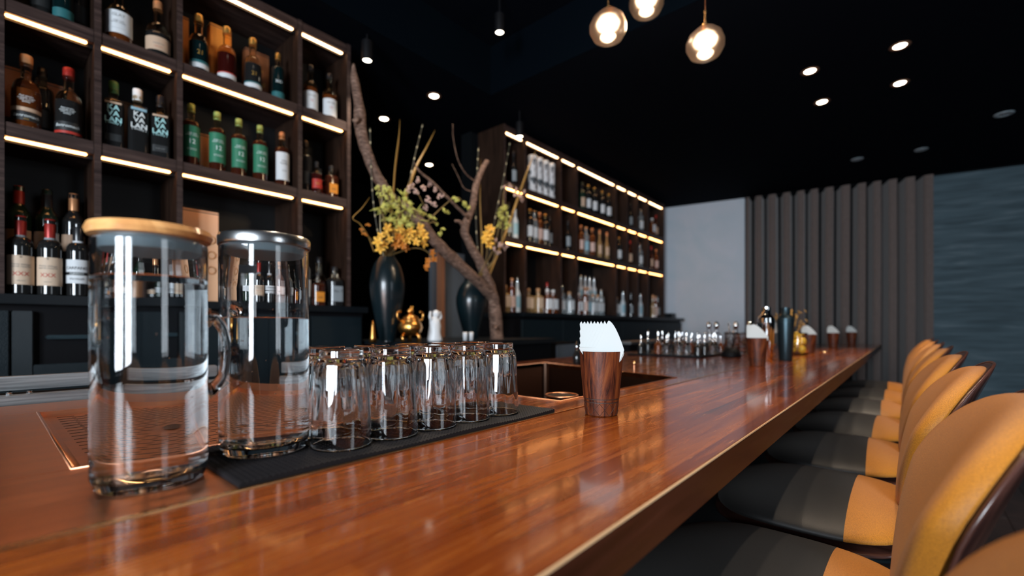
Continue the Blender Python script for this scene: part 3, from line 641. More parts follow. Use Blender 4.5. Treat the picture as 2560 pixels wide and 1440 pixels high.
# wood top before and beyond the basin
sk = [(-1.471, .966), (-1.471, 1.975), (-.655, 1.708), (-.672, .966)]
obj('board_top', prism([(cx0, .802), (cx1, .802), (cx1, .966), (cx0, .966)], Z0 - .02, Z0 - .0005), M['bar_wood'], stn)
obj('board_top', prism([sk[3], (cx1, .966), (cx1, 1.708), sk[2]], Z0 - .02, Z0 - .0005), M['bar_wood'], stn)
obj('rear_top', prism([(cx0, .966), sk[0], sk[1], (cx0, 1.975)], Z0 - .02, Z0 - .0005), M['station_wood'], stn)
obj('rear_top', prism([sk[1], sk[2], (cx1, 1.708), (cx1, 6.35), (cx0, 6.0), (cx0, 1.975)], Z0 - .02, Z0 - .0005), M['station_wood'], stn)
bas = obj('basin', B(), M['basin'], stn); bm = B(); n4 = 4; top = [bm.verts.new((x, y, Z0 - .001)) for x, y in sk]; lo = [bm.verts.new((x, y, Z0 - .2)) for x, y in sk]
for i in range(4): bm.faces.new((top[i], top[(i + 1) % 4], lo[(i + 1) % 4], lo[i]))
bm.faces.new(lo); bmesh.ops.bevel(bm, geom=[e for e in bm.edges if abs(e.verts[0].co.z - e.verts[1].co.z) > .1], offset=.03, segments=5, affect='EDGES'); bm.to_mesh(bas.data); bm.free()
bm = B(); tube([(x, y, Z0) for x, y in sk] + [(sk[0][0], sk[0][1], Z0)], .003, 6, bm, flat=.7); obj('basin_rim', bm, M['copper'], stn, True)
obj('station_body', box(B(), cx0 + .02, BX0 - .005, BY0, .94, 0, Z0 - .03), M['black'], stn)
obj('station_body', box(B(), cx0 + .02, BX0 - .005, 2.0, 5.9, 0, Z0 - .03), M['black'], stn)
obj('station_body', box(B(), cx0 + .02, BX0 - .005, .94, 2.0, 0, Z0 - .21), M['black'], stn)
obj('grommet', lathe([(.040, .0), (.046, .0), (.047, .003), (.044, .005), (.040, .003)], 32, close=True), M['copper'], stn, True, loc=(-.722, 1.075 - .03, Z0))
obj('grommet_hole', lathe([(0, .0012), (.041, .0012), (.041, 0), (0, 0)], 32), M['slot'], stn, loc=(-.722, 1.075 - .03, Z0 - .0004))
rl = thing('steel_rail', 'brushed steel upstand and bottle rail behind the copper station', 'rail')
obj('upstand', box(B(), -1.70, -1.66, BY0, .512, .95, 1.071, .002), M['steel'], rl)
obj('rail_front', box(B(), -1.78, -1.75, BY0, .512, 1.076, 1.112, .003), M['steel'], rl)
obj('rail_base', box(B(), -1.86, -1.70, BY0, .512, .9, 1.060), M['black'], rl)
for k, y in enumerate((-.02, .04, .075)): obj('bolt', lathe([(0, 0), (.006, 0), (.006, .006), (0, .008)], 10), M['chrome'], rl, loc=(-1.69, y, 1.071))

# ------------------------------------------------------------------ bar mat (woven rubber)
def barmat():
    bm = B(); x0, x1, y0, y1 = -.812, -.594, .196, .832; nx, ny = 30, 86; hh = .0056
    dx, dy = (x1 - x0) / nx, (y1 - y0) / ny
    def wz(x, y): return .0012 * math.sin(y * 23 + 1) * max(0, (x + .68) / .09)
    V = {}
    def g(i, j, k):
        if (i, j, k) not in V:
            x = x0 + i * dx / 2; y = y0 + j * dy / 2; s = .0012 if (i + j) % 2 else -.0006
            V[i, j, k] = bm.verts.new((x, y, (hh if k else .0008) + (s if k else 0) + wz(x, y) * (1 if k else .5)))
        return V[i, j, k]
    for i in range(2 * nx):
        for j in range(2 * ny):
            if i % 2 and j % 2 and 0 < i < 2 * nx - 1 and 0 < j < 2 * ny - 1: continue
            bm.faces.new((g(i, j, 1), g(i + 1, j, 1), g(i + 1, j + 1, 1), g(i, j + 1, 1)))
    for e in [e for e in bm.edges if len(e.link_faces) == 1]:
        a, b = e.verts; q = [v for v in (a, b)]
        lo = [bm.verts.new((v.co.x, v.co.y, .0004)) for v in q]; bm.faces.new((a, b, lo[1], lo[0]))
    o = obj('bar_mat', bm, M['rubber']); o.location = (0, 0, 1.05); tag(o, 'black woven rubber bar mat under the upturned glasses', 'mat')
barmat(); MZ = 1.0572

# ------------------------------------------------------------------ upturned tumblers
def tumbler():
    t = bpy.data.objects.new('drinking_glass', None); C.objects.link(t)
    H = .150; n = 60
    out = [(.0440, 0), (.0450, .0008), (.0449, .004), (.0432, .05), (.0410, .09), (.0395, .115), (.0380, .127), (.0345, .134), (.0328, .137), (.0325, .147), (.0312, .150), (0, .150)]
    inn = [(0, .129), (.028, .128), (.0335, .121), (.0362, .105), (.0385, .08), (.0412, .045), (.0428, .004)]
    def rm(a, z): return 1 + .060 * math.cos(10 * a) * max(0, min(1, (z - .035) / .07)) * max(0, min(1, (.128 - z) / .01))
    bm = B(); inn = dense(inn)[:]; out = dense(out); prof = inn + out[:-1] + [(0, .150)]
    # one closed surface: inside from the base centre down to the rim, then outside back up
    idx_in = len(inn); rings = []
    for q, (r, z) in enumerate(prof):
        if r == 0: rings.append([bm.verts.new((0, 0, z))]); continue
        f = rm if q < idx_in else (lambda a, z: 1 + (.016 * math.cos(10 * a) + .006 * math.cos(30 * a)) * max(0, min(1, (z - .05) / .05)) * (1 if z < .13 else .5))
        rings.append([bm.verts.new((r * f(2 * PI * i / n, z) * math.cos(2 * PI * i / n), r * f(2 * PI * i / n, z) * math.sin(2 * PI * i / n), z)) for i in range(n)])
    for a, b in zip(rings, rings[1:]):
        for i in range(n):
            k = (i + 1) % n
            if len(a) == 1: bm.faces.new((a[0], b[i], b[k]))
            elif len(b) == 1: bm.faces.new((a[i], a[k], b[0]))
            else: bm.faces.new((a[i], a[k], b[k], b[i]))
    obj('glass_body', bm, M['thick_glass'], t, True)
    return t
tg = tumbler(); fr = True
pos = [(-.664, .363 + .0895 * i) for i in range(5)] + [(-.766, .381 + .0915 * i) for i in range(5)]
def fwd(px, py): p = atZ(px, py, 1.055); return (p.x, p.y)
back = [(-.7575, atX(805, 1000, -.7575).y + .006 + .0905 * i) for i in range(5)]
for i in range(10):
    o = tg if i == 0 else copy_tree(tg); x, y = pos[i] if i < 5 else back[i - 5]
    o.location = (x, y, MZ); o.rotation_euler = (0, 0, i * .31)
    lab = '%s upturned fluted tumbler from the water jars, %s row of the black mat' % (('nearest', 'second', 'third', 'fourth', 'fifth')[i % 5], 'front' if i < 5 else 'rear')
    tag(o, lab, 'glass', 'upturned tumblers on the mat')

# ------------------------------------------------------------------ water jars
def jar(name, label, loc, r, H, wl, lidkind, hdir):
    t = thing(name, label, 'jar', loc); th = .0032; bt = .014; n = 72
    z1 = H
    prof = [(0, bt), (r * .6, bt + .0005), (r - th - .006, bt + .001), (r - th, bt + .008), (r - th, H - .06), (r - th - .001, H - .03), (r - th - .002, z1), (r - .001, z1 + .001), (r, z1 - .003), (r, H - .04), (r + .0006, .07), (r + .0004, .016), (r - .004, .003), (r - .010, 0), (r * .55, .0028), (0, .003)]
    obj('glass_body', lathe(dense(prof), n), M['glass'], t, True)
    wp = [(0, bt - .0006), (r - th - .0055, bt), (r - th + .0007, bt + .008), (r - th + .0007, wl - .002), (r - th + .0007, wl), (r - th - .004, wl - .0012), (0, wl - .0014)]
    obj('water', lathe(dense(wp), n), M['water'], t, 'auto')
    # handle of glass at the back
    d = Vector((math.cos(hdir), math.sin(hdir), 0))
    za, zb = H * .69, H * .37
    pts = spline([d * (r - .002) + Vector((0, 0, za)), d * (r + .009) + Vector((0, 0, za - .002)), d * (r + .018) + Vector((0, 0, za - .020)), d * (r + .020) + Vector((0, 0, (za + zb) / 2)), d * (r + .016) + Vector((0, 0, zb + .018)), d * (r + .007) + Vector((0, 0, zb + .004)), d * (r - .002) + Vector((0, 0, zb))], 6)
    obj('handle', tube(pts, [.014, .0075, .006, .006, .006, .0075, .014], 14), M['glass'], t, True)
    if lidkind == 'wood':
        l = obj('lid', lathe([(0, z1 + .003), (r - .002, z1 + .003), (r + .003, z1 + .004), (r + .0055, z1 + .010), (r + .003, z1 + .0165), (r - .004, z1 + .018), (0, z1 + .018)], n), M['bamboo'], t, 'auto')
        obj('seal', lathe([(0, z1 - .012), (r - th - .004, z1 - .012), (r - th - .0030, z1 - .009), (r - th - .0032, z1 + .0028), (0, z1 + .0029)], n), M['silicone'], l, 'auto')
    else:
        l = obj('lid', lathe([(0, z1 + .002), (r - .001, z1 + .002), (r + .0020, z1 + .001), (r + .0024, z1 + .003), (r + .0024, z1 + .013), (r + .001, z1 + .0155), (r - .006, z1 + .016), (0, z1 + .016)], n), M['lid_steel'], t, 'auto')
        obj('seal', lathe([(0, z1 - .010), (r - th - .004, z1 - .010), (r - th - .0028, z1 - .007), (r - th - .003, z1 + .0018), (0, z1 + .0019)], n), M['silicone'], l, 'auto')
    bm = B(); q = random.Random(int(r * 10000))
    for _ in range(90 if lidkind != 'wood' else 40):
        a = q.uniform(-PI, PI); z = q.uniform(wl + .002, H * .93) if (lidkind != 'wood' and q.random() < .5) else q.uniform(.03, wl - .01)
        rr_ = q.uniform(.0005, .0011); m4 = Matrix.Translation(((r - th - .0012) * math.cos(a), (r - th - .0012) * math.sin(a), z))
        bmesh.ops.create_icosphere(bm, subdivisions=1, radius=rr_, matrix=m4)
    o = obj('droplets', bm, M['glass'], t, True); o['kind'] = 'stuff'
    return t
jar('water_jar', 'tall glass water jar with a wooden lid on the copper top', (-.698, .134, 1.0502), .0569, .293, .250, 'wood', R(79))
j2 = jar('water_jar', 'tall glass water jar with a steel lid on the black mat', (-.723, .274, 1.0572), .0590, .300, .197, 'steel', R(205))
obj('sticker', box(B(), -.0005, .0005, -.011, .011, -.0055, .0055), M['black'], j2, loc=(.0595 * math.cos(R(-42)), .0595 * math.sin(R(-42)), .262), rot=(0, 0, R(-42)))

# ------------------------------------------------------------------ wooden cups with napkins
def cup():
    t = bpy.data.objects.new('wooden_cup', None); C.objects.link(t); H = .138
    rb, rt = .0345, .0468
    def rz_(z): return rb + (rt - rb) * (z / H)
    prof = [(0, .0), (rb - .002, 0), (rb, .002), (rz_(.028), .028), (rz_(.029) - .0012, .0295), (rz_(.031), .031), (rz_(.035), .035), (rz_(.036) - .0012, .0365), (rz_(.038), .038)]
    prof += [(rz_(.038) + .0008 + (rt - rz_(.038)) * i / 8, .038 + (H - .038) * i / 8) for i in range(9)]
    prof += [(rt - .003, H), (rt - .004, H - .004), (rb - .002, .006), (0, .006)]
    obj('cup_body', lathe(prof, 48), M['cup_wood'], t, 'auto')
    bm = B(); n = 11
    for k in range(n):
        for s in (-1, 1):
            a0 = 2 * PI * k / n; pts = []
            for i in range(7):
                u = i / 6; a = a0 + s * u * 2 * PI / n; z = .002 + .026 * u; r = rz_(z) + .0001; pts.append((r * math.cos(a), r * math.sin(a), z))
            tube(pts, .00045, 4, bm, cap=False)
    obj('carved_diamonds', bm, M['groove'], t)
    for z in (.0295, .0365): obj('groove_ring', lathe([(rz_(z) - .0008, z - .0009), (rz_(z) + .0003, z - .0009), (rz_(z) + .0003, z + .0009), (rz_(z) - .0008, z + .0009)], 40, close=True), M['groove'], t)
    return t
def napkin_mesh(tip, seed, name='paper_napkin'):
    """folded serviette standing in the cup: one pointed corner, long slope to the right, 1.1 mm thick"""
    bm = B(); nu, nv = 48, 8; V = []
    def P(u, v, th):
        if u > tip: top = .142 + .062 * (1 - ((u - tip) / (1 - tip)) ** 1.7) - (min(.007, (u - tip) * .20) if seed else 0)
        else: top = max(.204 - (tip - u) * .20, .146)
        z = .085 + (top - .085) * v; x = (u - .5) * (.050 + .044 * min(1, v * 1.05)) + max(0, .026 - seed * .03) * (1 - v) ** 1.3 * (1 - u)
        y = .006 * math.sin(u * 3 + seed) * v - .022 * (u - .35) ** 2 * v + th
        return (x, y, z)
    for th in (0, .0011): V.append([[bm.verts.new(P(i / nu, j / nv, th)) for i in range(nu + 1)] for j in range(nv + 1)])
    for s in (0, 1):
        for j in range(nv):
            for i in range(nu): bm.faces.new((V[s][j][i], V[s][j][i + 1], V[s][j + 1][i + 1], V[s][j + 1][i]))
    for i in range(nu):
        for j in (0, nv): bm.faces.new((V[0][j][i], V[0][j][i + 1], V[1][j][i + 1], V[1][j][i]))
    for j in range(nv):
        for i in (0, nu): bm.faces.new((V[0][j][i], V[0][j + 1][i], V[1][j + 1][i], V[1][j][i]))
    bmesh.ops.recalc_face_normals(bm, faces=bm.faces[:])
    me = bpy.data.meshes.new('paper_napkin'); bm.to_mesh(me); bm.free(); me.materials.append(M['paper']); me.set_sharp_from_angle(angle=R(40)); return me
nm = [napkin_mesh(.66 - i * .078, i * .15) for i in range(9)]; nf = [napkin_mesh(.30 - i * .05, i * .3) for i in range(6)]
c0 = cup()
cups = [(1503, 1035.5, 'nearest'), (1893, 915, 'second'), (2022, 883, 'third'), (2078, 869.5, 'fourth'), (2124, 861, 'farthest')]
for k, (px, py, w_) in enumerate(cups):
    p = atZ(px, py); o = c0 if k == 0 else copy_tree(c0); o.location = (p.x, p.y, 1.0502); vd = math.atan2(p.y, p.x)   # direction camera -> cup
    if k == 3: p.x = -.51; o.location.x = p.x
    if k == 4: o.location = (-.44, 6.02, 1.0502); p = Vector((-.44, 6.02, 1.05)); vd = math.atan2(p.y, p.x)
    o.rotation_euler = (0, 0, 0)
    extra = ('carved wooden cup of napkins nearest the upturned glasses', 'carved wooden cup of napkins beside the chrome shakers', 'carved wooden cup of napkins beside the lemon jar', 'carved wooden cup of napkins, second from the curtain end', 'carved wooden cup of napkins nearest the curtain')[k]
    tag(o, extra, 'cup', 'wooden napkin cups along the bar')
    nn = 9 if k == 0 else (6 if k == 1 else 4)
    for i in range(nn):
        me = nm[i] if k == 0 else nf[i]; sp_ = .0048 if k == 0 else .007
        off = (i - (nn - 1) / 2) * sp_ - (.004 if k == 0 else 0)
        q = link('paper_napkin', me, None, None, loc=(p.x + math.cos(vd) * off, p.y + math.sin(vd) * off, 1.0502), rot=(0, 0, vd - PI / 2 + R(3)))
        tag(q, 'white folded paper napkin, %s of the fan in the %s' % (('front', 'second', 'third', 'fourth', 'fifth', 'sixth', 'seventh', 'eighth', 'rearmost')[i], ('nearest wooden cup', 'wooden cup by the shakers', 'wooden cup by the lemon jar', 'second wooden cup from the curtain', 'wooden cup nearest the curtain')[k]), 'napkin', 'napkins in the wooden cups')

# ------------------------------------------------------------------ chairs
def pillow(outline, place_, th_front, th_back, n=56, rings=10, pw=2.6):
    bm = B(); top, bot = [], []
    for side, arr, th in ((1, top, th_front), (-1, bot, th_back)):
        for j in range(rings + 1):
            s = math.sin(j / rings * PI / 2); h = side * th * (1 - s ** pw) ** (1 / pw)
            if j == 0: arr.append([bm.verts.new(place_(0, 0, h))]); continue
            if j == rings and side == -1: arr.append(top[-1]); continue
            arr.append([bm.verts.new(place_(*(c * s for c in outline(2 * PI * i / n)), h)) for i in range(n)])
        for a, b in zip(arr, arr[1:]):
            for i in range(n):
                k = (i + 1) % n
                bm.faces.new((a[0], b[i], b[k]) if len(a) == 1 else (a[i], a[k], b[k], b[i]))
    return bm
def se(a, p): c, s = math.cos(a), math.sin(a); q = (abs(c) ** p + abs(s) ** p) ** (-1 / p); return c * q, s * q
def chair():
    t = bpy.data.objects.new('bar_chair', None); C.objects.link(t)
    ZS = .775
    def so(a): c, s = se(a, 2.9); return (.225 * c, .262 * s)
    def splace(x, y, h): return Vector((x, y, ZS - .006 + h + .014 * (1 - (y / .27) ** 2) - .06 * max(0, -x - .08)))
    full = pillow(so, splace, .046, .022, 64, 14, 2.1)
    for nm_, m_, keep in (('seat_cushion', 'fabric', 1), ('seat_front', 'fabric_grey', -1)):
        b2 = full.copy(); bmesh.ops.bisect_plane(b2, geom=b2.verts[:] + b2.edges[:] + b2.faces[:], plane_co=(.085, 0, 0), plane_no=(1, .0, 0), clear_inner=keep > 0, clear_outer=keep < 0)
        o = obj(nm_, b2, M[m_], t, True)
        if keep < 0: o['label'] = 'dark grey front part of the seat'
    full.free()
    def so2(a): c, s = se(a, 2.9); return (.232 * c, .275 * s)
    obj('seat_shell', pillow(so2, lambda x, y, h: splace(x, y, h) + Vector((0, 0, -.022)), .006, .020, 48, 6), M['shell'], t, True)
    # backrest: x offset as a function of height, sides wrapping forward
    def bx(y, z): v = max(0, (z - .80) / .35); return .205 + .115 * v ** 1.3 - .045 * (y / .22) ** 2
    def bo(a, W=.215, zt=1.15, zb=.79):
        c, s = se(a, 2.5); zc, hz = (zt + zb) / 2, (zt - zb) / 2; z = s * hz
        u = (s + 1) / 2; f = .50 + .50 * min(1, u * 1.55) ** .8; return (W * c * f, z)
    def bplace(dx, zc=.97): return lambda y, z, h: Vector((bx(y, zc + z) + dx - h, y, zc + z))
    obj('backrest', pillow(lambda a: bo(a), bplace(.004), .052, .008, 72, 16, 3.4), M['fabric'], t, True)
    obj('back_shell', pillow(lambda a: bo(a, .215, 1.138, .73), bplace(.012, .955), .006, .008, 56, 8, 6), M['shell'], t, True)
    # bright plywood edge
    pts = []
    for i in range(57):
        y, z = bo(2 * PI * i / 56, .2155, 1.139, .729); pts.append((bx(y, .955 + z) + .014, y, .955 + z))
    obj('shell_rim', tube(pts, .0030, 6, cap=False), M['shell_rim'], t, True)
    obj('back_bracket', tube([(.06, 0, ZS - .03), (.17, 0, ZS - .035), (.222, 0, ZS + .0), (.238, 0, .86)], [.016, .016, .014, .010], 10, flat=2.2), M['leg_metal'], t, True)
    obj('column', lathe([(0, .02), (.030, .02), (.030, .50), (.024, .51), (.024, .72), (.075, .725), (.075, .735), (0, .735)], 24), M['leg_metal'], t, 'auto')
    obj('foot_plate', lathe([(0, 0), (.20, 0), (.205, .006), (.20, .012), (.04, .022), (0, .022)], 40), M['leg_metal'], t, 'auto')
    bm = B(); tube([(.19 * math.cos(a * PI / 20) - .0, .19 * math.sin(a * PI / 20), .30) for a in range(41)], .010, 8, bm, cap=False)
    for a in (0, PI): tube([(0, 0, .30), (.185 * math.cos(a), .185 * math.sin(a), .30)], .008, 6, bm)
    obj('foot_ring', bm, M['chrome'], t, True)
    return t
ch0 = chair()
cl = ['nearest', 'second', 'third', 'fourth', 'fifth', 'sixth', 'seventh', 'farthest']
for k in range(8):
    o = ch0 if k == 0 else copy_tree(ch0); o.location = (-.19, .31 + .59 * k, 0); o.rotation_euler = (0, 0, R((0, 0, 0, 1.5, -1, 1, 0, 1)[k]))
    tag(o, 'orange upholstered bar chair with dark wooden shell, %s to the camera along the bar' % cl[k], 'chair', 'bar chairs along the counter')

# ------------------------------------------------------------------ console: vases, branch, flowers, ornaments
def vase(name, label, px, X, hgt, rmax):
    p = atX(px, 700, X); t = thing(name, label, 'vase', (X, p.y, 1.1585))
    H = hgt; prof = [(0, 0), (.42 * rmax, 0), (.45 * rmax, .008), (.62 * rmax, .18 * H), (.88 * rmax, .42 * H), (rmax, .60 * H), (.96 * rmax, .72 * H), (.78 * rmax, .85 * H), (.50 * rmax, .94 * H), (.40 * rmax, .97 * H), (.44 * rmax, H), (.36 * rmax, H), (.34 * rmax, .95 * H), (.6 * rmax, .8 * H), (.6 * rmax, .4 * H), (0, .1 * H)]
    sm = spline([(r, 0, z) for r, z in prof], 4)
    obj('vase_body', lathe([(max(0, q.x), q.z) for q in sm], 40), M['vase'], t, True); return t
vase('vase', 'tall dark teal glazed vase of orchids, nearest the near shelving', 968, -2.2, .50, .095)
vase('vase', 'tall dark glazed vase of reeds behind the driftwood trunk', 1178, -2.28, .42, .105)
# statue (small seated white figure) and gold incense burner
p = atX(1087, 700, -2.08)
t = thing('figurine', 'small white ceramic figurine beside the gold burner', 'figurine', (p.x, p.y, 1.1585))
obj('figure_body', lathe([(0, 0), (.040, 0), (.042, .01), (.036, .05), (.034, .09), (.030, .12), (.020, .135), (.016, .145), (0, .148)], 20, rmod=lambda a, z: 1 + .10 * math.sin(3 * a + z * 60)), M['ceramic'], t, True)
bm = B(); bmesh.ops.create_uvsphere(bm, u_segments=14, v_segments=10, radius=.022, matrix=Matrix.Translation((.004, .006, .158)) @ Matrix.Diagonal((1, 1, 1.1, 1))); obj('figure_head', bm, M['ceramic'], t, True)
for s in (-1, 1):
    obj('raised_arm', tube(spline([(0, s * .022, .120), (.006, s * .040, .140), (.004, s * .034, .172)], 5), [.011, .009, .006], 8), M['ceramic'], t, True)
p = atX(1026, 700, -2.08)
t = thing('incense_burner', 'gold incense burner with handles and lid on three feet', 'ornament', (p.x, p.y, 1.1585))
obj('bowl', lathe([(0, .035), (.035, .035), (.058, .055), (.066, .080), (.060, .105), (.048, .118), (.052, .126), (.046, .126), (.042, .118), (0, .11)], 28, rmod=lambda a, z: 1 + .04 * math.sin(8 * a) * (1 if .05 < z < .1 else 0)), M['gold'], t, True)
for k in range(3):
    a = k * 2.09 + .5; obj('foot', tube([(.036 * math.cos(a), .036 * math.sin(a), .05), (.052 * math.cos(a), .052 * math.sin(a), .03), (.050 * math.cos(a), .050 * math.sin(a), 0)], [.012, .009, .013], 8), M['gold'], t, True)
for s in (-1, 1): obj('handle', tube(spline([(0, s * .050, .115), (0, s * .080, .125), (0, s * .086, .16), (0, s * .062, .168)], 5), .006, 8), M['gold'], t, True)
l = obj('lid', lathe([(0, .127), (.046, .127), (.044, .136), (.020, .152), (.010, .156), (0, .157)], 24), M['gold'], t, True)
bm = B(); bmesh.ops.create_icosphere(bm, subdivisions=2, radius=.016, matrix=Matrix.Translation((0, 0, .170)) @ Matrix.Diagonal((1, 1.3, 1, 1))); tube([(0, .012, .175), (0, .018, .20)], [.006, .002], 6, bm); tube([(0, .004, .178), (0, .002, .20)], [.006, .002], 6, bm); obj('knob', bm, M['gold'], l, True)
p = atX(932, 830, -2.12); o = obj('gold_cone', lathe([(0, 0), (.020, 0), (.015, .03), (.008, .09), (.003, .115), (0, .118)], 16), M['gold'], None, True, loc=(p.x, p.y, 1.1585)); tag(o, 'slender gold cone standing beside the near vase', 'ornament')
for k, px in enumerate((1163, 1178)):
    p = atX(px, 830, -2.02); o = obj('small_cup', lathe([(0, 0), (.012, 0), (.015, .04), (.013, .052), (.011, .05), (0, .01)], 14), M['ceramic'], None, True, loc=(p.x, p.y, 1.1585)); tag(o, 'tiny pale cup on the console, %s the driftwood trunk' % ('farther from', 'nearer')[k], 'cup', 'tiny cups on the console')

BRX = -2.16
def bp(px, py, dx=0): return atX(px, py, BRX + dx)
dw = thing('driftwood_branch', 'large forked driftwood branch rising from the console', 'branch', (0, 0, 0))
main = [bp(1243, 858), bp(1240, 800), bp(1232, 745), bp(1195, 705, .02), bp(1140, 655, .04), bp(1085, 600, .05), bp(1040, 545, .05), bp(1012, 520, .03), bp(975, 490, 0), bp(935, 425, -.02), bp(905, 340, -.03), bp(897, 260, -.03), bp(886, 195, -.03), bp(884, 160, -.03)]
obj('trunk', tube(spline(main, 9), [.046, .042, .040, .036, .036, .036, .034, .030, .028, .028, .030, .027, .018, .006], 16, rough=.22), M['bark'], dw, True)
obj('limb', tube(spline([bp(1236, 760), bp(1222, 710), bp(1200, 655), bp(1172, 605), bp(1162, 570), bp(1180, 520), bp(1190, 465), bp(1205, 425), bp(1218, 404)], 8), [.036, .034, .030, .026, .028, .022, .020, .020, .018], 14, rough=.25), M['bark'], dw, True)
obj('limb', tube(spline([bp(1165, 572), bp(1150, 555), bp(1138, 552)], 5), [.014, .012, .008], 8, rough=.3), M['bark'], dw, True)
obj('limb', tube(spline([bp(1170, 545, .03), bp(1125, 500, .05), bp(1080, 455, .06), bp(1048, 428, .06), bp(1035, 405, .06)], 6), [.010, .010, .008, .006, .002], 8, rough=.2), M['bark'], dw, True)
obj('knot', tube([bp(1238, 818, .05), bp(1240, 822, .075)], [.018, .012], 10, rough=.3), M['bark'], dw, True)
obj('twig', tube(spline([bp(897, 295), bp(888, 303), bp(882, 298)], 4), [.012, .010, .006], 8, rough=.2), M['bark'], dw, True)
for q in ([(1190, 455), (1165, 435), (1145, 400), (1133, 345), (1132, 310)], [(1182, 480), (1160, 470), (1145, 440), (1130, 410)]):
    obj('twig', tube(spline([bp(*a) for a in q], 6), [.004, .0025, .0015], 5), M['bark'], dw, True)
# long blades
def blade(pts, wd, m, label, dx=0, cat='leaf', name='reed_blade', group='tall blades in the vases'):
    P = spline([bp(a, b, dx) for a, b in pts], 8); o = obj(name, tube(P, [wd, wd * 1.25, wd, wd * .7, .0006], 6, flat=.35), M[m], None, True); return tag(o, label, cat, group)
blade([(965, 640), (980, 520), (988, 420), (997, 345), (1000, 298)], .011, 'leaf_gold', 'tallest straight golden blade leaf rising from the near vase')
blade([(975, 640), (1000, 540), (1035, 430), (1065, 370), (1088, 325)], .009, 'leaf_gold', 'golden blade leaf leaning over the near vase towards the driftwood')
blade([(958, 640), (950, 560), (955, 500), (966, 450)], .006, 'leaf_pale', 'short pale blade leaf in the near vase')
blade([(1205, 690), (1204, 600), (1200, 500), (1202, 395)], .010, 'leaf_gold', 'upright golden blade leaf rising from the far vase')
blade([(1222, 690), (1265, 580), (1300, 480), (1325, 410), (1342, 370)], .009, 'leaf_gold', 'golden blade leaf leaning from the far vase over the far shelves')
blade([(935, 630), (920, 590), (900, 560), (882, 545), (905, 520), (925, 492)], .005, 'leaf_gold', 'bent golden leaf folded towards the near shelving')
def dashed(pts, label, dx=0):
    P = spline([bp(a, b, dx) for a, b in pts], 10); t = thing('banded_reed', label, 'reed', (0, 0, 0), group='thin banded reeds')
    obj('stalk', tube(P, .003, 6), M['leaf_dark'], t, True); bm = B()
    for i in range(2, len(P) - 1, 3): tube([P[i], P[i].lerp(P[i + 1], .6)], .0036, 6, bm)
    o = obj('bands', bm, M['leaf_pale'], t, True); o['kind'] = 'stuff'
dashed([(985, 640), (1010, 520), (1035, 400), (1057, 310)], 'thin dark banded reed leaning right out of the near vase')
dashed([(955, 640), (935, 520), (928, 420), (925, 320)], 'thin dark banded reed rising behind the upper driftwood')
dashed([(1215, 690), (1235, 560), (1260, 440), (1275, 355)], 'thin dark banded reed beside the first far shelf bay')
dashed([(1200, 690), (1190, 560), (1192, 450), (1196, 370)], 'thin dark banded reed beside the upright golden blade')
def petal_mesh(kind):
    bm = B()
    if kind == 'orchid':
        for k in range(5):
            a = k * 2 * PI / 5; m4 = Matrix.Rotation(a, 4, 'X') @ Matrix.Translation((.004, 0, .012)) @ Matrix.Rotation(.35, 4, 'Y') @ Matrix.Diagonal((.0028, .0068, .0125, 1)); bmesh.ops.create_icosphere(bm, subdivisions=2, radius=1, matrix=m4)
        bmesh.ops.create_icosphere(bm, subdivisions=1, radius=.005, matrix=Matrix.Translation((.007, 0, -.002)))
    elif kind == 'spiky':
        q = random.Random(3)
        for k in range(26):
            d = Vector((q.uniform(-.3, 1), q.uniform(-1, 1), q.uniform(-.6, 1))).normalized(); tube([d * .002, d * q.uniform(.025, .045)], [.0028, .0008], 5, bm)
    elif kind == 'bud':
        for k in range(7):
            a = k * 2.4; ra = .0045 * k ** .75; m4 = Matrix.Translation((.008 * math.cos(k * 2.1), ra * math.cos(a), ra * math.sin(a))) @ Matrix.Rotation(a, 4, 'X') @ Matrix.Diagonal((.0045, .0045, .0105, 1)); bmesh.ops.create_icosphere(bm, subdivisions=1, radius=1, matrix=m4)
    me = bpy.data.meshes.new('flower_' + kind); bm.to_mesh(me); bm.free(); me.polygons.foreach_set('use_smooth', [True] * len(me.polygons)); return me
PM = {}
def bloom_mesh(kind, m):
    if (kind, m) not in PM: q = petal_mesh(kind); q.materials.append(M[m]); PM[kind, m] = q
    return PM[kind, m]
def spray(label, base, mid, pts, kind, m, size=1.0, group='flower sprays in the vases', dx=.06):
    t = thing('flower_spray', label, 'flowers', (0, 0, 0), group=group); q = random.Random(len(label) * 7)
    obj('stem', tube(spline([bp(*base, 0), bp(*mid, dx * .6)] + [bp(*pts[0], dx), bp(*pts[-1], dx)], 6), [.004, .003, .002], 6), M['stem'], t, True)
    for (px, py) in pts:
        o = link('flower', bloom_mesh(kind, m), None, t, loc=bp(px, py, dx + q.uniform(-.03, .04)), rot=(q.uniform(-3, 3), q.uniform(-.5, .5), q.uniform(-.9, .2))); s = size * q.uniform(.85, 1.2); o.scale = (s, s, s)
v1, v2 = (968, 640), (1190, 700)
spray('pale yellow bud spray topping the near vase', v1, (960, 560), [(945, 470), (962, 472), (972, 478), (952, 488), (965, 492)], 'bud', 'bud_green', 1.0)
spray('yellow-orange orchid spray over the mouth of the near vase', v1, (966, 620), [(952, 590), (966, 583), (945, 605), (960, 612), (975, 598), (968, 570), (950, 622)], 'orchid', 'orchid', 1.1)
spray('yellow orchid spray right of the near vase', v1, (1000, 610), [(1030, 595), (1045, 585), (1060, 590), (1040, 605), (1068, 575), (1018, 600), (1058, 608), (1072, 592), (1050, 572), (1026, 580)], 'orchid', 'orchid', 1.25)
spray('dim orange orchid spray between the two yellow sprays', v1, (990, 620), [(1000, 600), (990, 612), (1008, 614), (1015, 620), (996, 592)], 'orchid', 'orchid_orange', 1.1)
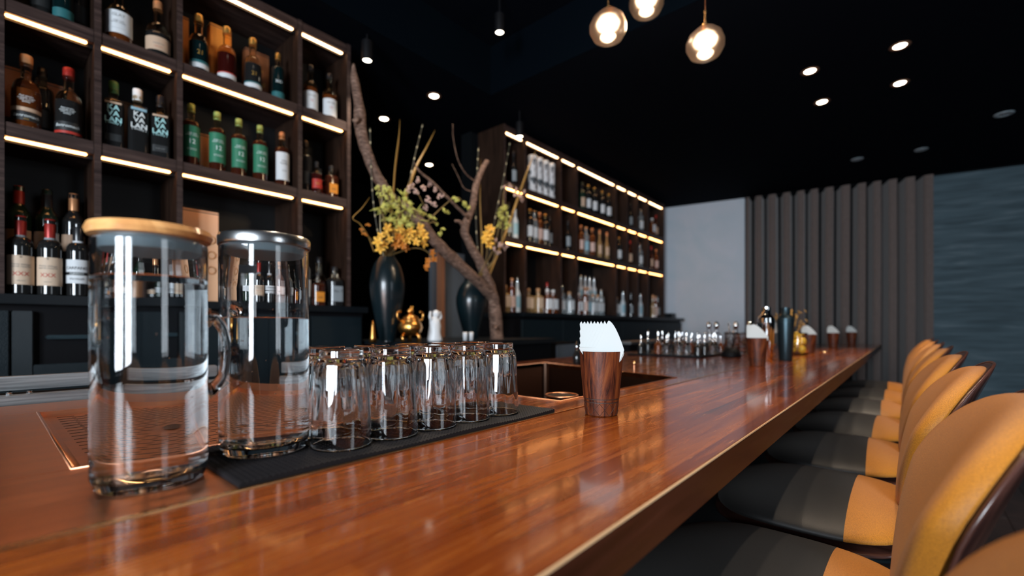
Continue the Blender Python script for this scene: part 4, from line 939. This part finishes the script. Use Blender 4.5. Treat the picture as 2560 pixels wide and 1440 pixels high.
spray('hanging orange orchid spray beside the doorway trim', v1, (1040, 620), [(1078, 640), (1070, 652), (1085, 648), (1068, 665), (1080, 632), (1064, 672)], 'orchid', 'orchid_orange', .95)
spray('spiky yellow-green foliage spray in the middle of the near vase', v1, (990, 580), [(1000, 510), (1015, 525), (990, 530), (1005, 545), (1020, 505), (985, 550), (1030, 520), (1008, 490), (1035, 540), (978, 520), (995, 560)], 'spiky', 'bud_green', 1.0)
spray('pinkish blossom spray crossing the driftwood top', v1, (1010, 520), [(1030, 465), (1045, 450), (1060, 470), (1075, 460), (1088, 475), (1070, 500), (1085, 510), (1040, 480), (1100, 490), (1020, 475), (1064, 520)], 'bud', 'bud_pink', .95)
spray('small yellow-green blossom cluster behind the middle of the driftwood', v1, (1060, 560), [(1135, 495), (1142, 500), (1165, 515), (1172, 520), (1110, 525), (1118, 530), (1160, 508)], 'bud', 'bud_green', .8)
spray('small mixed blossom cluster just above the driftwood fork', v1, (1070, 560), [(1092, 560), (1108, 572), (1085, 545), (1075, 540), (1100, 585), (1060, 535)], 'bud', 'bud_green', .7)
spray('dense yellow-green spiky spray left of the driftwood fork', v1, (985, 600), [(960, 530), (972, 545), (950, 520), (985, 500), (1012, 560), (1022, 548), (1040, 528), (1048, 550)], 'spiky', 'bud_green', 1.15)
spray('golden orchid spray just under the spiky foliage', v1, (985, 610), [(985, 578), (1000, 572), (1012, 582), (992, 590), (1006, 596)], 'orchid', 'orchid', 1.1)
spray('orange buds on the twig leaning towards the near shelving', v1, (930, 600), [(905, 575), (920, 562), (912, 585)], 'bud', 'orchid_orange', .7)
spray('yellow orchid spray in the far vase', v2, (1215, 650), [(1218, 575), (1224, 590), (1212, 600), (1222, 610), (1228, 572), (1216, 588)], 'orchid', 'orchid', 1.35)
spray('spiky pale green flower spray in the far vase', v2, (1235, 620), [(1250, 545), (1262, 555), (1245, 560), (1270, 540), (1258, 530), (1268, 565), (1256, 515)], 'spiky', 'bud_green', 1.0)
spray('pinkish blossom spray beside the first far shelf bay', v2, (1250, 620), [(1262, 468), (1275, 466), (1290, 475), (1300, 490), (1305, 500), (1288, 488), (1310, 480)], 'bud', 'bud_pink', .9)
spray('pale pink blossom spray low on the far vase', v2, (1230, 660), [(1240, 600), (1250, 612), (1262, 620), (1246, 632), (1268, 612), (1236, 622)], 'bud', 'bud_pink', .9)

# ------------------------------------------------------------------ glassware and tools on the far station
def dasher(body):
    t = bpy.data.objects.new('dasher_bottle', None); C.objects.link(t)
    obj('bottle_body', lathe(dense([(0, 0), (.020, 0), (.0225, .003), (.0225, .052), (.019, .062), (.010, .072), (.009, .082), (0, .082)]), 24, rmod=lambda a, z: 1 + .03 * math.cos(8 * a) * (1 if .004 < z < .05 else 0)), M[body] if body in M else B_[body], t, True)
    obj('dasher_top', lathe([(0, .0825), (.0105, .0825), (.0115, .088), (.009, .096), (.0045, .102), (.0055, .110), (.0065, .118), (.004, .134), (.003, .142), (0, .143)], 18), M['chrome'], t, True)
    return t
tr = obj('dark_tray', box(B(), -1.42, -.93, 2.86, 3.74, 0, .012, .004), M['dark_top'], loc=(-.02, 0, 1.0501)); tag(tr, 'low dark tray under the small silver-topped bottles', 'tray')
ds = [dasher('dark'), dasher('thick_glass'), dasher('amber')]; used_ds = [0, 0, 0]; cnt = 0
for i in range(7):
    for j in range(4):
        ty = (0, 1, 0, 2, 0, 1, 1)[(i * 2 + j * 3) % 7]; o = ds[ty] if not used_ds[ty] else copy_tree(ds[ty]); used_ds[ty] = 1
        o.location = (-1.37 + j * .128 + rng.uniform(-.012, .012), 2.93 + i * .122 + rng.uniform(-.012, .012), 1.0622); o.rotation_euler = (0, 0, rng.uniform(0, 3)); sc = rng.uniform(.9, 1.12); o.scale = (sc, sc, sc)
        tag(o, '%s bottle with silver dasher, tray row %s from the basin, %s from the aisle' % (('small dark', 'small clear', 'small amber')[ty], ORD[i], ORD[j]), 'bottle', 'dasher bottles on the dark tray')
def beaker():
    t = bpy.data.objects.new('mixing_glass', None); C.objects.link(t)
    n = 36
    obj('glass_body', lathe([(0, .012), (.036, .013), (.043, .02), (.044, .14), (.0455, .150), (.048, .150), (.0475, .145), (.0475, .01), (.044, 0), (0, 0)], n, rmod=lambda a, z: 1 + .045 * math.sin(12 * a) * (1 if .015 < z < .13 else 0)), M['thick_glass'], t, True)
    return t
bk = beaker()
spots = [(-.885, 3.28), (-.785, 3.40), (-.885, 3.50), (-.775, 3.64), (-.89, 3.73), (-1.05, 3.86)]
wds = ['nearest the bottle tray', 'nearest the napkin cup', 'in the middle of the group', 'beside the bar edge', 'behind the middle one', 'farthest towards the curtain']
for k, (x, y) in enumerate(spots):
    o = bk if k == 0 else copy_tree(bk); o.location = (x, y, 1.0502); o.rotation_euler = (0, 0, k)
    tag(o, 'cut crystal mixing glass %s' % wds[k], 'glass', 'mixing glasses on the station')
    if k in (0, 1, 3, 5):
        q = thing('bar_spoon', 'twisted steel bar spoon standing in the mixing glass %s' % wds[k], 'spoon', (x, y, 1.066), 0, 'bar spoons in the mixing glasses')
        lean = (.030, -.02) if k % 2 else (-.026, .022)
        obj('shaft', tube([(0, 0, .0), (lean[0], lean[1], .19)], .0032, 8), M['chrome'], q, True)
        bm = B(); bmesh.ops.create_icosphere(bm, subdivisions=2, radius=.008, matrix=Matrix.Translation((lean[0], lean[1], .195))); obj('finial', bm, M['chrome'] if k != 3 else M['brass'], q, True)
dc = bpy.data.objects.new('crystal_decanter', None); C.objects.link(dc)
obj('decanter_body', lathe(dense([(0, .008), (.034, .009), (.038, .02), (.038, .11), (.030, .128), (.012, .145), (.011, .175), (.014, .180), (.0165, .180), (.0135, .172), (.0145, .147), (.034, .130), (.042, .11), (.042, .005), (.038, 0), (0, 0)]), 32, rmod=lambda a, z: 1 + .05 * math.cos(10 * a) * (1 if .015 < z < .115 else 0)), M['thick_glass'], dc, True)
obj('stopper', lathe([(0, .172), (.010, .172), (.0115, .182), (.017, .188), (.021, .205), (.014, .226), (.005, .235), (0, .236)], 10), M['chrome'], dc, 'auto')
for k, (x, y) in enumerate(((-1.17, 3.90), (-1.05, 4.00), (-.93, 3.92), (-.695, 3.27), (-1.27, 4.03))):
    o = dc if k == 0 else copy_tree(dc); o.location = (x, y, 1.0502); tag(o, 'clear crystal decanter with silver stopper, %s' % ('behind the bottle tray', 'rear of the mixing glasses', 'towards the herb bunch', 'next to the second napkin cup', 'closest to the white wall')[k], 'decanter', 'crystal decanters on the station')
def jigger(loc, label, m):
    o = obj('jigger', lathe([(0, .036), (.005, .036), (.021, .072), (.022, .078), (.020, .078), (.004, .040), (.0, .039)], 20, bm=lathe([(0, .034), (.005, .034), (.019, .001), (.020, 0), (.017, 0), (.004, .030), (0, .031)], 20)), m, None, True, loc=loc); return tag(o, label, 'jigger')
jigger((-.72, 3.13, 1.0502), 'steel double jigger before the mixing glasses', M['chrome'])
jigger((-.69, 3.50, 1.0502), 'copper double jigger between lemon jar and mixing glasses', M['copper'])
o = obj('black_bowl', lathe([(0, .06), (.03, .056), (.052, .035), (.060, .004), (.058, 0), (0, 0)], 28), M['black'], None, True, loc=(-.85, 3.13, 1.0502)); tag(o, 'upturned black bowl before the mixing glasses', 'bowl')
def shaker(loc, label, h, m):
    t = thing('cocktail_shaker', label, 'shaker', loc, 0, 'cocktail shakers beside the bar')
    obj('shaker_body', lathe([(0, 0), (.032, 0), (.034, .004), (.044, h * .72), (.0, h * .72)], 32), m, t, 'auto')
    l = obj('shaker_lid', lathe([(0, h * .721), (.0445, h * .721), (.042, h * .80), (.026, h * .86), (.024, h * .87), (.023, h), (0, h)], 32), m, t, 'auto')
shaker((-.585, 2.82, 1.0505), 'tall chrome cocktail shaker beside the second napkin cup', .30, M['chrome'])
shaker((-.520, 2.98, 1.0505), 'tall dark steel cocktail shaker beside the lemon jar', .30, M['leg_metal'])
t = thing('menu_card', 'white menu card on a small wooden stand by the shakers', 'card', (-.612, 3.02, 1.0505), R(-25))
obj('card', box(B(), -.075, .065, -.002, .002, .155, .215, .001), M['paper'], t); obj('stand', box(B(), -.01, .0, -.004, .004, 0, .16), M['shell_edge'], t); obj('stand', box(B(), -.05, .04, -.02, .02, 0, .01, .002), M['shell_edge'], t)
# lemon jar + greenery
p = atZ(1985, 885); lj = thing('fruit_jar', 'glass jar of yellow lemons beside the third napkin cup', 'jar', (p.x + .06, p.y, 1.0502))
lj.location = (-.57, 3.66, 1.0502)
obj('glass_body', lathe([(0, .006), (.02, .006), (.058, .007), (.066, .02), (.070, .09), (.060, .135), (.061, .150), (.063, .150), (.063, .134), (.073, .09), (.069, .015), (.062, 0), (0, 0)], 36), M['glass'], lj, True)
for k, (x, y, z) in enumerate(((-.028, .01, .038), (.030, -.012, .038), (0, .03, .052), (.002, -.026, .080), (-.026, .018, .092), (.028, .018, .092), (0, 0, .128))):
    bm = B(); bmesh.ops.create_uvsphere(bm, u_segments=16, v_segments=12, radius=.029, matrix=Matrix.Diagonal((1, .88, .88, 1))); bmesh.ops.create_icosphere(bm, subdivisions=1, radius=.006, matrix=Matrix.Translation((.029, 0, 0)))
    o = obj('lemon', bm, M['fruit'], None, True, loc=Vector(lj.location) + Vector((x, y, z)), rot=(k, k * 1.7, k * 2.3)); tag(o, 'yellow lemon in the fruit jar, %s up from the bottom' % ORD[k], 'lemon', 'lemons in the fruit jar')
t = thing('herb_bunch', 'bunch of dull green and gold herbs standing behind the lemon jar', 'herbs', (-.66, 3.90, 1.0502)); q = random.Random(5)
obj('pot', lathe([(0, 0), (.032, 0), (.042, .10), (.039, .10), (.03, .01), (0, .01)], 24), M['shell_edge'], t, True)
bm = B()
for k in range(60):
    a = q.uniform(0, 2 * PI); r = q.uniform(.02, .12); z = q.uniform(.16, .31); c = Vector((r * math.cos(a), r * math.sin(a), z)); bmesh.ops.create_icosphere(bm, subdivisions=1, radius=1, matrix=Matrix.Translation(c) @ Matrix.Rotation(a, 4, 'Z') @ Matrix.Rotation(q.uniform(0, 2), 4, 'Y') @ Matrix.Diagonal((.018, .010, .003, 1)))
    if k % 3 == 0: tube([(0, 0, .08), c], .0015, 4, bm)
o = obj('leaves', bm, M['leaf_gold'], t, True); o['kind'] = 'stuff'
o = obj('coaster', lathe([(0, 0), (.035, 0), (.036, .003), (.035, .006), (0, .006)], 24), M['brass'], None, True, loc=(-.47, 4.15, 1.0502)); tag(o, 'small brass coaster lying beyond the third napkin cup', 'coaster')
# tools beside the basin
p = atZ(1580, 926); t = thing('bar_pick', 'small round-headed copper pick standing on the far basin rim', 'pick', (p.x, p.y + .02, 1.051)); obj('pin', tube([(0, 0, 0), (0, 0, .024)], .002, 6), M['copper'], t); bm = B(); bmesh.ops.create_icosphere(bm, subdivisions=2, radius=.009, matrix=Matrix.Translation((0, 0, .030))); obj('head', bm, M['brass'], t, True)
for k, (px, py) in enumerate(((1430, 912), (1449, 914))):
    p = atZ(px, py); t = thing('dasher_bottle', 'slim dark dasher bottle behind the basin, %s the nearest napkin cup' % ('farther from', 'right behind')[k], 'bottle', (p.x - .01, p.y + .06, 1.0502), 0, 'dasher bottles by the basin')
    obj('bottle_body', lathe([(0, 0), (.018, 0), (.020, .004), (.020, .045), (.010, .065), (.007, .075), (0, .075)], 18), B_['dark'], t, True); obj('dasher_top', lathe([(0, .0755), (.008, .0755), (.006, .09), (.0035, .115), (0, .117)], 12), M['chrome'], t, True)
p = atZ(1437, 910); o = obj('citrus_peel', tube(spline([(0, 0, .006), (.015, .01, .018), (.005, .025, .026), (-.012, .018, .014)], 6), [.006, .010, .006], 8, flat=.35), M['orchid_orange'], None, True, loc=(p.x + .02, p.y + .02, 1.0502)); tag(o, 'curl of orange citrus peel beside the dasher bottles', 'peel')
p = atX(1310, 905, -1.75); o = obj('steel_hook', tube(spline([(0, 0, 0), (0, 0, .06), (0, -.02, .072), (0, -.045, .068)], 5), .004, 8), M['chrome'], None, True, loc=(-1.62, 1.86, 1.0502)); tag(o, 'small bent steel hook tap behind the basin', 'tap')
ib = thing('undercounter_fridge', 'low steel undercounter fridge beyond the basin under the back shelves', 'fridge', (-2.10, 3.12, .0)); obj('fridge_body', box(B(), -.20, 0, -.17, .17, 0, 1.115, .004), M['black'], ib); obj('fridge_panel', box(B(), .001, .008, -.16, .16, .6, 1.10, .003), M['grey_panel'], ib)
sh = thing('steel_shelf', 'narrow brushed steel shelf along the far back counter', 'shelf', (-2.0, 4.4, 0)); obj('shelf_board', box(B(), -.2, .0, -.35, .75, 1.075, 1.10, .003), M['steel'], sh); obj('shelf_support', box(B(), -.2, -.02, -.33, .73, 0, 1.074), M['black'], sh)

# ------------------------------------------------------------------ lamps
def spot(o_parent, power, ang, col, loc=(0, 0, -.03), size=.03):
    l = bpy.data.lights.new('lamp_light', 'SPOT'); l.energy = power; l.spot_size = R(ang); l.spot_blend = .6; l.color = col; l.shadow_soft_size = size
    o = bpy.data.objects.new('lamp_light', l); C.objects.link(o); o.parent = o_parent; o.location = loc; return o
def downlight(loc, label, on=True, power=18, rz=0):
    t = thing('ceiling_downlight', label, 'downlight', loc, rz, 'recessed ceiling downlights')
    obj('trim_ring', lathe([(.034, -.002), (.050, -.004), (.054, 0), (.050, .0), (.034, .0)], 32, close=True), M['downlight_rim'] if on else M['lens_off'], t, True)
    obj('lens', lathe([(0, -.003), (.030, -.003), (.033, 0), (0, .0)], 28), M['lamp_emit'] if on else M['lens_off'], t, True)
    if on and power: spot(t, power, 70, (1, .80, .60))
def C_(px, py, z=CZ - .001): return atZ2(px, py, z)
def atZ2(px, py, z): Z = F * (1.24 - z) / (py - 818); k = ray(px); return Vector((Z * (k * CP - SP), Z * (CP + k * SP), z))
for px, py, lab, on, pw in ((1085, 240, 'glowing recessed downlight ahead of the driftwood top', True, 14), (960, 297, 'small glowing downlight above the tall golden blade', True, 6), (1073, 412, 'deepest glowing downlight in the dark recess', True, 6),
        (2250, 115, 'glowing downlight nearest the right frame edge, upper one', True, 42), (2025, 178, 'glowing downlight over the bar front, third from the pendants', True, 42), (2250, 208, 'glowing downlight above the curtain, lower right one', True, 42), (2055, 255, 'lowest glowing downlight over the bar', True, 42),
        (2143, 398, 'unlit downlight just before the curtain', False, 0), (2303, 374, 'unlit downlight above the curtain edge', False, 0)):
    downlight(atZ2(px, py, CZ - .001), lab, on, pw)
for k, (x, y) in enumerate(((.10, .45), (.10, 1.35), (.10, 2.15), (-.45, .95), (-.45, 1.75), (-1.15, .60))):  # out-of-view lamps added to brighten the chairs, bar and copper station
    downlight(Vector((x, y, CZ + .359)), 'added unseen downlight in the raised ceiling tray, %s' % ('above the nearest chair', 'above the second chair', 'above the third chair', 'above the nearest napkin cup', 'above the bar beyond the first cup', 'above the copper station')[k], True, 34)
t = thing('ceiling_speaker', 'round pale ceiling spot with a bright facet at the right edge', 'spotlight', atZ2(2510, 285, CZ - .001))
obj('ring', lathe([(.03, -.004), (.055, -.006), (.062, 0), (.055, .0), (.03, 0)], 32, close=True), M['lens_off'], t, True); obj('lens', lathe([(0, -.005), (.022, -.005), (.024, 0), (0, 0)], 20), M['chrome'], t, True)
def cyl_spot(px, py, X, ceil, label, power):
    p = atX(px, py, X); L = ceil - p.z
    t = thing('cylinder_spot', label, 'spotlight', p, 0, 'hanging cylinder spots')
    obj('housing', lathe([(.024, 0), (.030, 0), (.032, .004), (.032, .11), (.0, .112), (0, .02), (.024, .018)], 28), M['black'], t, 'auto')
    obj('lens', lathe([(0, .004), (.024, .004), (.024, .010), (0, .010)], 24), M['lamp_emit'], t)
    obj('stem', tube([(0, 0, .112), (0, 0, L)], .006, 8), M['black'], t)
    spot(t, power, 75, (1, .82, .64), (0, 0, -.005))
cyl_spot(918, 152, -2.37, CZ, 'black cylinder spot hanging beside the near shelving end', 45)
cyl_spot(1249, 82, -1.9, CZ + .36, 'black cylinder spot hanging from the ceiling tray', 45)
cyl_spot(1299, 342, -2.3, CZ, 'black cylinder spot before the far shelving top strip', 40)
def pendant(px, py, Zc, ceil, label, s=1.0):
    k = ray(px); p = Vector((Zc * (k * CP - SP), Zc * (CP + k * SP), 1.24 + (818 - py) / F * Zc)); r = .077 * s
    t = thing('pendant_lamp', label, 'lamp', p, 0, 'glass globe pendants')
    q = [(0, -.86), (.45, -.82), (.82, -.60), (1.0, -.22), (.99, .10), (.84, .48), (.55, .76), (.28, .92), (.16, 1.0)]
    prof = [(a * r, b * r) for a, b in q] + [(a * r * .96, b * r * .95) for a, b in q[::-1]]; prof[0] = (0, -.86 * r); prof[-1] = (0, -.82 * r)
    obj('globe', lathe(prof, 36, rmod=lambda a, z: 1 + .025 * math.sin(2 * a + z * 40)), M['globe'], t, True)
    obj('bulb', lathe([(0, -.26 * r), (.24 * r, -.22 * r), (.56 * r, .02 * r), (.62 * r, .20 * r), (.46 * r, .46 * r), (.14 * r, .58 * r), (0, .58 * r)], 28), M['bulb'], t, True)
    obj('lamp_glow_disc', lathe([(0, -.60 * r), (.36 * r, -.58 * r), (.42 * r, -.52 * r), (.30 * r, -.46 * r), (0, -.45 * r)], 24), M['bulb'], t, True)
    obj('cap', lathe([(0, .60 * r), (.14 * r, .60 * r), (.17 * r, .98 * r), (.17 * r, 1.10 * r), (.06 * r, 1.16 * r), (.05 * r, 1.7 * r), (.09 * r, 1.74 * r), (.09 * r, 1.84 * r), (0, 1.9 * r)], 20), M['brass'], t, 'auto')
    obj('cord', tube([(0, 0, 1.85 * r), (0, 0, ceil - p.z)], .0022, 6), M['copper_dark'], t)
    l = bpy.data.lights.new('lamp_light', 'POINT'); l.energy = 9; l.color = (1, .74, .48); l.shadow_soft_size = .05; o = bpy.data.objects.new('lamp_light', l); C.objects.link(o); o.parent = t; o.location = (0, 0, -r * 1.15)
pendant(1763, 110, 1.95, CZ + .36, 'glass globe pendant on a brass stem, rightmost of three')
pendant(1520, 68, 1.95, CZ + .36, 'glass globe pendant, leftmost of three')
pendant(1616, 6, 2.0, CZ + .36, 'glass globe pendant cut by the top frame edge, middle of three', .95)
